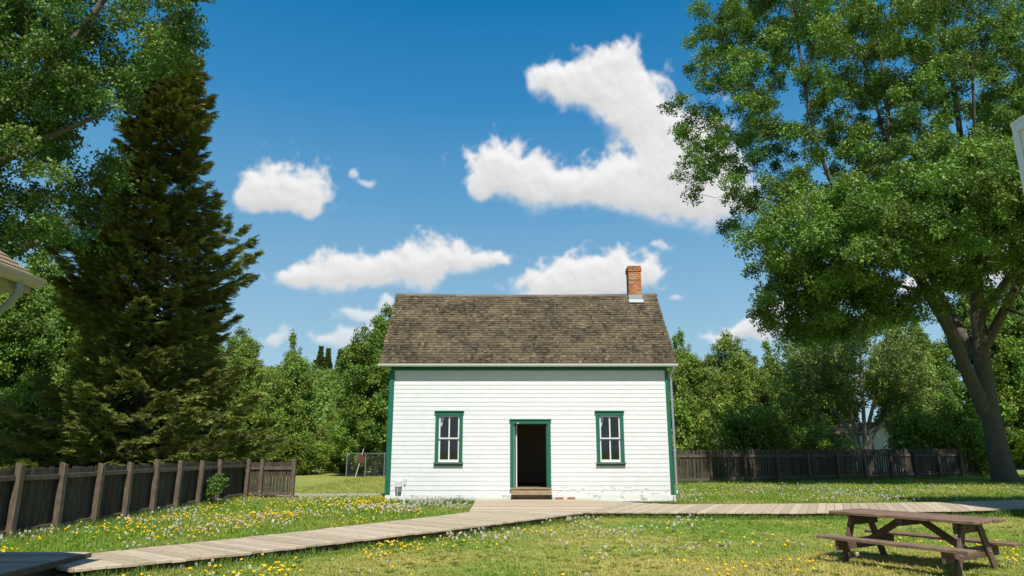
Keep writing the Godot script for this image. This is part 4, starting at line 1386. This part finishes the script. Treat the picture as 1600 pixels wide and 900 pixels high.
func make_trees() -> void:
	var dark_bark := bark("furrowed_bark", lin(.045, .036, .028), lin(.20, .165, .13))
	var pale_bark := bark("aspen_bark", lin(.12, .11, .085), lin(.42, .40, .33), .5)
	var brown_bark := bark("spruce_bark", lin(.05, .035, .025), lin(.13, .095, .07))
	var leaves := leafy("poplar_leaf", Color(.62, .70, .25), .48)
	var big_leaf := leaf_clump(14, .125, .25, 1)
	var mid_leaf := leaf_clump(16, .145, .34, 2)
	var sprig := needle_sprig(4)
	# --- great cottonwood at the right
	var c := thing("cottonwood_tree", "huge spreading cottonwood with thick forked trunk at the fence, filling upper right", "tree", Vector3(25.8, 0, -37))
	var T := func(x: float, y: float, d: float) -> Vector3: return Vector3(x - 25.8, y, 37 - d)
	var paths := [
		[[T.call(25.8, -.2, 37.0), 0.777], [T.call(25.7, .8, 37.0), 0.572], [T.call(25.6, 2.4, 37), 0.497], [T.call(25.5, 4.5, 37), 0.485], [T.call(25.6, 7.5, 37), 0.386], [T.call(25.9, 11, 37), 0.311], [T.call(26.2, 16, 37), 0.223], [T.call(26.6, 22, 37.2), 0.137], [T.call(26.5, 29, 37), 0.080]],
		[[T.call(25.3, 3.6, 37), 0.407], [T.call(24.3, 6.0, 36.6), 0.340], [T.call(23.5, 7.6, 36), 0.311], [T.call(22.3, 9.6, 35.5), 0.281], [T.call(21.1, 11.4, 35), 0.244], [T.call(19.9, 12.3, 34.5), 0.192], [T.call(17.9, 13.2, 34), 0.141], [T.call(15.2, 13.8, 33.5), 0.096], [T.call(12.8, 14.3, 33), 0.060]],
		[[T.call(21.1, 11.4, 35), 0.192], [T.call(20.9, 14, 35), 0.155], [T.call(21.0, 18, 35), 0.111], [T.call(21.2, 22.5, 35), 0.100], [T.call(20.9, 27, 35), 0.040]],
		[[T.call(25.5, 6.6, 37.2), 0.311], [T.call(24.9, 9.0, 38), 0.266], [T.call(24.4, 11.6, 38.5), 0.222], [T.call(23.7, 16.0, 39), 0.163], [T.call(23.4, 21, 39.5), 0.111], [T.call(23, 27, 40), 0.060]],
		[[T.call(17.9, 13.2, 34), 0.126], [T.call(16.6, 15.5, 33.4), 0.111], [T.call(15.8, 18.4, 33), 0.092], [T.call(15.6, 22, 33), 0.090], [T.call(15.4, 26, 33), 0.040]],
		[[T.call(25.6, 7.0, 36.8), 0.266], [T.call(27.2, 10, 36), 0.222], [T.call(29.6, 14, 35), 0.178], [T.call(32, 18.5, 35), 0.089], [T.call(33, 23, 35), 0.050]],
		[[T.call(22.3, 9.6, 35.5), 0.118], [T.call(19.5, 9.9, 34), 0.089], [T.call(16.8, 8.9, 33.0), 0.060]], [[T.call(22.3, 9.6, 35.5), 0.133], [T.call(21.0, 11, 32.5), 0.096], [T.call(19.2, 12.2, 29.8), 0.060]],
		[[T.call(25.7, 8.5, 37), 0.222], [T.call(26.5, 11.5, 33.5), 0.163], [T.call(28.2, 13.2, 29), 0.100]], [[T.call(25.6, 9, 37), 0.163], [T.call(25.0, 13, 34.5), 0.126], [T.call(24, 18, 32.5), 0.081], [T.call(23.5, 22, 31), 0.050]]]
	var ells := [[T.call(19.0, 19.8, 34.5), Vector3(10.4, 9.3, 7)], [T.call(27.5, 21, 37), Vector3(8.2, 11.5, 7.5)], [T.call(15.9, 9.4, 33), Vector3(3.9, 2.8, 3.6)], [T.call(20.5, 11.0, 33.5), Vector3(4.5, 2.4, 4.5)], [T.call(18.5, 12.0, 29.5), Vector3(5.0, 3.4, 3.6)], [T.call(25.5, 14.5, 30.5), Vector3(4.5, 3.0, 3.6)], [T.call(33.5, 18, 36), Vector3(6, 9, 6)], [T.call(20.5, 27, 35.5), Vector3(8, 4.5, 6.5)], [T.call(14.6, 25, 34.5), Vector3(5.0, 4.8, 5)], [T.call(11.6, 19.5, 34), Vector3(3.0, 4.2, 3.6)]]
	var spots := fill(ells, 1250, .62, .5)
	spots.append_array(fill([[T.call(14.5, 11.2, 29.5), Vector3(4.2, 2.6, 3.4)], [T.call(20, 12.2, 28.5), Vector3(5, 2.6, 3.5)], [T.call(28.5, 13, 28), Vector3(7, 4, 4.5)], [T.call(15.2, 8.6, 32.5), Vector3(3.2, 1.8, 2.4)], [T.call(19.5, 8.9, 32), Vector3(3.4, 1.6, 2.4)], [T.call(14.4, 9.6, 33), Vector3(2.6, 2.4, 2.4)], [T.call(28.2, 11.0, 30.5), Vector3(5, 2.4, 3)]], 680, .54))
	part(c, "trunk", grow(paths, spots, .014), dark_bark)
	var f := foliage(spots, 31, Vector3(.52, .36, .52), Color(.155, .26, .044), .34, .88)
	scatter(c, "crown", big_leaf, leaves, f[0], f[1], "stuff")
	# --- cottonwood reaching in at the upper left
	var c2 := thing("cottonwood_tree", "leafy cottonwood reaching over the spruce from the upper left edge", "tree", Vector3(-18.3, 0, -20))
	T = func(x: float, y: float, d: float) -> Vector3: return Vector3(x + 18.3, y, 20 - d)
	paths = [
		[[T.call(-18.3, -.2, 20), .75], [T.call(-18.2, 1.2, 20), .58], [T.call(-18.0, 5, 20), .48], [T.call(-17.6, 9, 20), .36], [T.call(-17.2, 14, 20), .24], [T.call(-16.8, 20, 20), .07]],
		[[T.call(-17.8, 6.5, 20), .28], [T.call(-17.0, 10, 20), .23], [T.call(-16.2, 12.1, 20), .19], [T.call(-14.8, 14.2, 20), .14], [T.call(-13.6, 16.5, 20), .09], [T.call(-12.8, 19, 20), .04]],
		[[T.call(-17.9, 5.2, 20), .18], [T.call(-16.4, 6.8, 20.2), .13], [T.call(-15.1, 7.8, 20.4), .10], [T.call(-13.8, 8.7, 20.5), .05]],
		[[T.call(-17.2, 9.5, 20), .17], [T.call(-15.2, 10.6, 19.5), .12], [T.call(-13.2, 11.4, 19.2), .07], [T.call(-11.9, 12, 19), .03]]]
	ells = [[T.call(-14.5, 16.0, 20), Vector3(3.9, 4.1, 3.5)], [T.call(-16.1, 10.3, 20), Vector3(3.3, 3.4, 3)], [T.call(-18.5, 15, 20.5), Vector3(4, 6, 4)], [T.call(-13.6, 12.6, 19.6), Vector3(1.8, 1.2, 1.8)], [T.call(-16.4, 8.4, 20.6), Vector3(1.9, 1.3, 2)], [T.call(-18.2, 8.5, 20), Vector3(2.4, 2.6, 2.4)]]
	spots = fill(ells, 430, .52, .5)
	part(c2, "trunk", grow(paths, spots, .012), dark_bark)
	f = foliage(spots, 30, Vector3(.50, .34, .50), Color(.118, .205, .040), .34, .76)
	scatter(c2, "crown", big_leaf, leaves, f[0], f[1], "stuff")
	# --- tall spruce behind the left fence
	var sp := thing("spruce_tree", "tall dark olive spruce with drooping boughs behind the left fence", "tree", Vector3(-14.3, 0, -26.8))
	sp.rotation.z = 0.035
	var prof := func(u: float) -> float: return 5.6 * pow(1.0 - u, 0.80) * (0.82 + 0.18 * sin(u * 17.0)) * smoothstep(-0.12, 0.12, u)
	spruce(sp, 19.9, prof, .29, 7, sprig, .9, Color(.225, .265, .060), Color(.27, .24, .068), brown_bark)
	# --- smaller kinds, one of each grown and then copied
	var kinds := {}
	# slim pointed aspen
	var a := thing("aspen_tree", "slim aspen with a thin pointed top standing beyond the gate", "tree", Vector3(-16.3, 0, -50), 0.0, "trees beyond the yard")
	spots = fill([[Vector3(0, 3.4, 0), Vector3(2.0, 2.6, 1.9)], [Vector3(.5, 6.3, .1), Vector3(1.35, 2.0, 1.3)], [Vector3(-.7, 5.2, 0), Vector3(1.2, 1.5, 1.2)], [Vector3(.15, 8.6, 0), Vector3(.55, 1.5, .5)]], 230, .36, .15)
	for k in 5: spots.append(Vector3(.15 + rng.randfn() * .1, 9.2 + k * .22, rng.randfn() * .1))
	part(a, "trunk", grow([[[Vector3(.0, -.2, .0), .15], [Vector3(.1, 3, 0), .12], [Vector3(.3, 6.5, 0), .07], [Vector3(.15, 9.2, 0), .012]]], spots, .008, 4), pale_bark)
	var tip_spots := spots.filter(func(v): return v.y > 8.2)
	f = foliage(spots.filter(func(v): return v.y <= 8.2), 22, Vector3(.40, .46, .40), Color(.185, .285, .045), .32, .78)
	var f2 := foliage(tip_spots, 8, Vector3(.16, .34, .16), Color(.185, .285, .045), .3, .62)
	f[0].append_array(f2[0]); f[1].append_array(f2[1])
	scatter(a, "crown", mid_leaf, leaves, f[0], f[1], "stuff")
	kinds["aspen"] = a
	# round-headed poplar
	var p := thing("poplar_tree", "broad bright poplar standing close behind the left corner of the house", "tree", Vector3(-9.2, 0, -47), 0.0, "trees beyond the yard")
	spots = fill([[Vector3(0, 6.2, 0), Vector3(2.7, 4.2, 2.6)], [Vector3(.5, 9.3, 0), Vector3(1.1, 2.1, 1.1)], [Vector3(-1.3, 8.0, .2), Vector3(.8, 1.6, .8)], [Vector3(-.3, 3.0, 0), Vector3(2.6, 2.2, 2.4)]], 300, .40, .2)
	part(p, "trunk", grow([[[Vector3(0, -.2, 0), .22], [Vector3(.1, 3, 0), .17], [Vector3(-.1, 7, .1), .1], [Vector3(.4, 11, 0), .02]]], spots, .009, 4), pale_bark)
	f = foliage(spots, 23, Vector3(.44, .40, .44), Color(.165, .265, .042), .34, .8)
	scatter(p, "crown", mid_leaf, leaves, f[0], f[1], "stuff")
	kinds["poplar"] = p
	# paler ragged ash, and a duller dark alder
	var ash := thing("ash_tree", "pale yellow-green ragged tree left of the slim pointed aspen beyond the gate", "tree", Vector3(-20.3, 0, -52), 0.0, "trees beyond the yard")
	spots = fill([[Vector3(-.8, 4.2, 0), Vector3(2.0, 2.8, 2)], [Vector3(1.2, 5.2, .3), Vector3(1.7, 2.6, 1.7)], [Vector3(.2, 8.0, 0), Vector3(1.0, 1.9, 1.0)], [Vector3(-1.5, 7.2, 0), Vector3(.7, 1.2, .7)]], 240, .42, .1)
	part(ash, "trunk", grow([[[Vector3(0, -.2, 0), .16], [Vector3(.1, 2.5, 0), .13], [Vector3(-.4, 5.5, .1), .08], [Vector3(.2, 9.4, 0), .02]], [[Vector3(.05, 1.6, 0), .1], [Vector3(.9, 4, .2), .07], [Vector3(1.4, 7, .3), .02]]], spots, .008, 4), pale_bark)
	f = foliage(spots, 22, Vector3(.40, .44, .40), Color(.215, .30, .052), .3, .74)
	scatter(ash, "crown", mid_leaf, leaves, f[0], f[1], "stuff")
	kinds["ash"] = ash
	# low bushy willow
	var w := thing("willow_bush", "low bright green bush leaning over the right fence beside the shed", "bush", Vector3(18.3, 0, -43.0), 0.0, "bushes along the fences")
	spots = fill([[Vector3(0, 1.5, 0), Vector3(2.3, 1.5, 1.8)]], 70, .42, .2)
	var stems := []
	for k in 5: stems.append([[Vector3(rng.randfn() * .12, -.1, rng.randfn() * .12), .05], [Vector3(rng.randfn() * .5, 1.0, rng.randfn() * .5), .035], [Vector3(rng.randfn() * 1.0, 2.3, rng.randfn() * .9), .01]])
	part(w, "stems", grow(stems, spots, .006, 4), pale_bark)
	f = foliage(spots, 18, Vector3(.55, .5, .55), Color(.16, .25, .032), .25, .8)
	scatter(w, "crown", mid_leaf, leaves, f[0], f[1], "stuff")
	kinds["bush"] = w
	# multi-stemmed pale tree before the shed
	var mt := thing("boxelder_tree", "many-stemmed pale-barked tree leaning both ways before the white shed", "tree", Vector3(27.9, 0, -56))
	mt.scale = Vector3.ONE * 1.25
	var ms := []
	for q in [[-3.6, 7.6, .3], [-1.4, 9.6, 0], [.6, 9.9, .4], [2.6, 8.6, 0], [4.2, 6.6, .2]]:
		ms.append([[Vector3(q[0] * .04, 0 - .1, 0), .17], [Vector3(q[0] * .16, 2.2, q[2]), .14], [Vector3(q[0] * .5, q[1] * .55, q[2]), .10], [Vector3(q[0], q[1], q[2]), .03]])
	spots = fill([[Vector3(0, 7.2, 0), Vector3(5.0, 3.4, 3)], [Vector3(-2.4, 5, 0), Vector3(2.6, 2.4, 2.2)], [Vector3(3.0, 5, 0), Vector3(2.6, 2.2, 2.2)]], 170, .62, .2)
	part(mt, "trunk", grow(ms, spots, .01, 4), bark("pale_grey_bark", lin(.16, .14, .11), lin(.42, .38, .31)))
	f = foliage(spots, 17, Vector3(.66, .46, .66), Color(.20, .275, .075), .28, .85)
	scatter(mt, "crown", mid_leaf, leaves, f[0], f[1], "stuff")
	# small far spruce
	var fs := thing("far_spruce", "tallest of the small dark spruces on the distant hill", "tree", Vector3(-36.6, hill(-36.6, 130) - .2, -130), 0.0, "spruces on the far hill")
	spruce(fs, 6.6, func(u: float) -> float: return 1.5 * pow(1.0 - u, 1.15), .24, 10, sprig, .7, Color(.185, .235, .052), Color(.20, .22, .055), brown_bark)
	for q in [[-35.3, 130.5, .96, "second small dark spruce beside the tallest on the distant hill"], [-33.1, 131, .98, "dark spruce standing apart toward the house on the distant hill"], [-38.2, 132, .66, "shortest dark spruce at the edge of the distant hill group"]]:
		var o := fs.duplicate()
		o.name = numbered("far_spruce"); add_child(o)
		o.position = Vector3(q[0], hill(q[0], q[1]) - .2, -q[1]); o.scale = Vector3.ONE * q[2]; o.rotation.y = q[0]
		o.set_meta("label", q[3])
	# copies: kind, x, depth, scale, height stretch, label
	var rows := [
		["poplar", -23.0, 56, 1.0, 1.0, "poplar between the spruce and the pale ragged ash beyond the gate"],
		["ash", -14.6, 57, .50, .95, "small pale ash in the middle of the trees beyond the field"],
		["poplar", -18.6, 58, .66, .95, "poplar half hidden behind the slim pointed aspen beyond the field"],
		["aspen", -12.4, 58, .52, .95, "small aspen behind the red sign at the field edge"],
		["poplar", -22.5, 47, 1.0, 1.0, "poplar showing through the boughs right of the spruce trunk"],
		["poplar", -26.5, 42, 1.05, 1.05, "dense poplar behind the spruce toward the left edge"],
		["poplar", -25.0, 33, .92, .98, "dark poplar under the gutter at the left edge"],
		["aspen", -21.0, 38, .95, .9, "aspen hidden low behind the left fence and spruce"],
		["poplar", -31.0, 45, 1.2, 1.1, "large poplar farthest left behind the shingled roof corner"],
		["aspen", 15.6, 63, 1.26, .98, "tallest narrow aspen just right of the house corner"],
		["ash", 19.4, 62, 1.22, 1.0, "pale ragged ash second from the house beyond the right fence"],
		["ash", 22.0, 66, 1.12, .95, "pale ash third from the house beyond the right fence"],
		["aspen", 24.0, 64, 1.18, .98, "pointed aspen with clear sky behind its tip right of the house"],
		["aspen", 17.0, 70, 1.3, .98, "aspen in the second row nearest the house on the right"],
		["poplar", 24.6, 70, 1.1, .9, "poplar in the second row left of the shed"],
		["poplar", 36.0, 62, 1.3, .92, "dark poplar behind the fence between shed and cottonwood trunk"],
		["aspen", 39.5, 66, 1.4, 1.0, "aspen right behind the forked cottonwood trunk"],
		["poplar", 44.5, 63, 1.5, 1.02, "poplar at the right edge behind the cottonwood trunk"],
		["poplar", 31.5, 70, 1.3, 1.0, "poplar rising behind the white shed"],
		["poplar", 50.0, 66, 1.5, 1.1, "poplar beyond the fence end at the far right"],
		["poplar", 12.8, 64, 1.05, .84, "short poplar mostly hidden by the right house corner"],
		["bush", -15.4, 49.5, 1.0, 1.0, "leafy bush at the field edge just right of the gate"],
		["bush", -12.6, 53, .9, .9, "leafy bush behind the chain link fence"],
		["bush", -8.2, 48.8, .7, .9, "small bush against the house corner at the field edge"],
		["bush", -18.6, 46, 1.1, 1.1, "bush directly behind the gate panel"],
		["bush", 10.2, 39.5, 1.2, 1.25, "bush over the right fence next to the house"],
		["bush", 14.0, 41.5, 1.15, 1.3, "bush behind the middle of the lit fence boards"],
		["bush", 29.0, 47.5, 1.3, 1.2, "dark bush behind the fence by the cottonwood"],
		["bush", -14.6, 30.5, 1.1, 1.0, "shaded bush under the spruce behind the left fence"],
		["bush", -18.5, 28.5, 1.2, 1.2, "shaded bush behind the fence left of the spruce trunk"]]
	for q in rows:
		var src: Node3D = kinds[q[0]]
		var o: Node3D = src.duplicate()
		o.name = numbered({"ash": "ash_tree", "aspen": "aspen_tree", "poplar": "poplar_tree", "bush": "willow_bush"}[q[0]])
		add_child(o)
		o.position = Vector3(q[1], hill(q[1], q[2]), -q[2])
		o.rotation.y = rng.randf() * TAU
		o.scale = Vector3(q[3], q[3] * q[4], q[3])
		o.set_meta("label", q[5])
	# sapling growing through the left fence
	var sa := thing("maple_sapling", "small bright leafy sapling growing beside a left fence post", "plant", Vector3(-9.05, 0, -21.6))
	spots = fill([[Vector3(.08, .74, 0), Vector3(.17, .22, .15)], [Vector3(-.12, .5, .05), Vector3(.16, .12, .12)]], 15, .11, 0)
	part(sa, "stem", grow([[[Vector3(0, -.05, 0), .014], [Vector3(.02, .45, 0), .010], [Vector3(0, .95, 0), .004]]], spots, .003, 3), pale_bark)
	f = foliage(spots, 7, Vector3(.12, .10, .12), Color(.12, .22, .03), .2, .42)
	scatter(sa, "crown", big_leaf, leaves, f[0], f[1], "stuff")
	# distant woods on the hill: reads as one mass
	var xf := []
	var cols := []
	for k in 5200:
		var d := rng.randf_range(66, 128)
		var x := rng.randf_range(-75, -4) if rng.randf() < .7 else rng.randf_range(8, 80)
		if d > 122 and x < -28 and x > -42: continue
		var base := hill(x, d)
		var lump := 3.2 * (0.6 + n_fine.get_noise_2d(x * .25, d * .25)) * (0.9 if d < 80 else .42)
		var q := rng.randf_range(.75, 1.3)
		for j in 3:
			xf.append(Transform3D(rot3().scaled(Vector3.ONE * rng.randf_range(1.9, 3.2)), Vector3(x + rng.randfn() * .6, base + rng.randf() * maxf(lump, .5), -d + rng.randfn() * .6)))
			cols.append(Color(.15 * q, .235 * q, .04 * q))
	scatter(self, "far_woods", mid_leaf, leaves, xf, cols, "stuff")

# ------------------------------------------------------------------
func _ready() -> void:
	rng.seed = 20240
	n_lawn.seed = 4; n_lawn.frequency = 0.09; n_lawn.fractal_octaves = 4
	n_fine.seed = 9; n_fine.frequency = 0.45; n_fine.fractal_octaves = 3
	var cam := Camera3D.new()
	cam.name = "camera"
	add_child(cam)
	cam.position = Vector3(0, 1.6, 0)
	cam.rotation_degrees = Vector3(13.44, 0, 0)
	cam.fov = 45.74
	cam.near = 0.1; cam.far = 4000.0
	cam.current = true
	var env := Environment.new()
	env.background_mode = Environment.BG_SKY
	env.sky = make_sky()
	env.tonemap_mode = Environment.TONE_MAPPER_LINEAR
	env.tonemap_exposure = 1.35
	env.background_energy_multiplier = 0.76
	env.sdfgi_enabled = true; env.ssao_enabled = true; env.ssil_enabled = true
	var we := WorldEnvironment.new()
	we.name = "sky_environment"
	we.environment = env
	add_child(we)
	var sun := DirectionalLight3D.new()
	sun.name = "sun"
	sun.light_energy = 1.4
	sun.light_color = Color(1.0, .985, .95)
	sun.light_angular_distance = 0.53
	sun.shadow_enabled = true
	add_child(sun)
	sun.rotation_degrees = Vector3(-SUN_EL, SUN_AZ, 0)
	make_ground()
	make_walks()
	make_house()
	make_neighbours()
	make_fences()
	make_trees()
	make_table()
	make_small_things()
	make_grass()
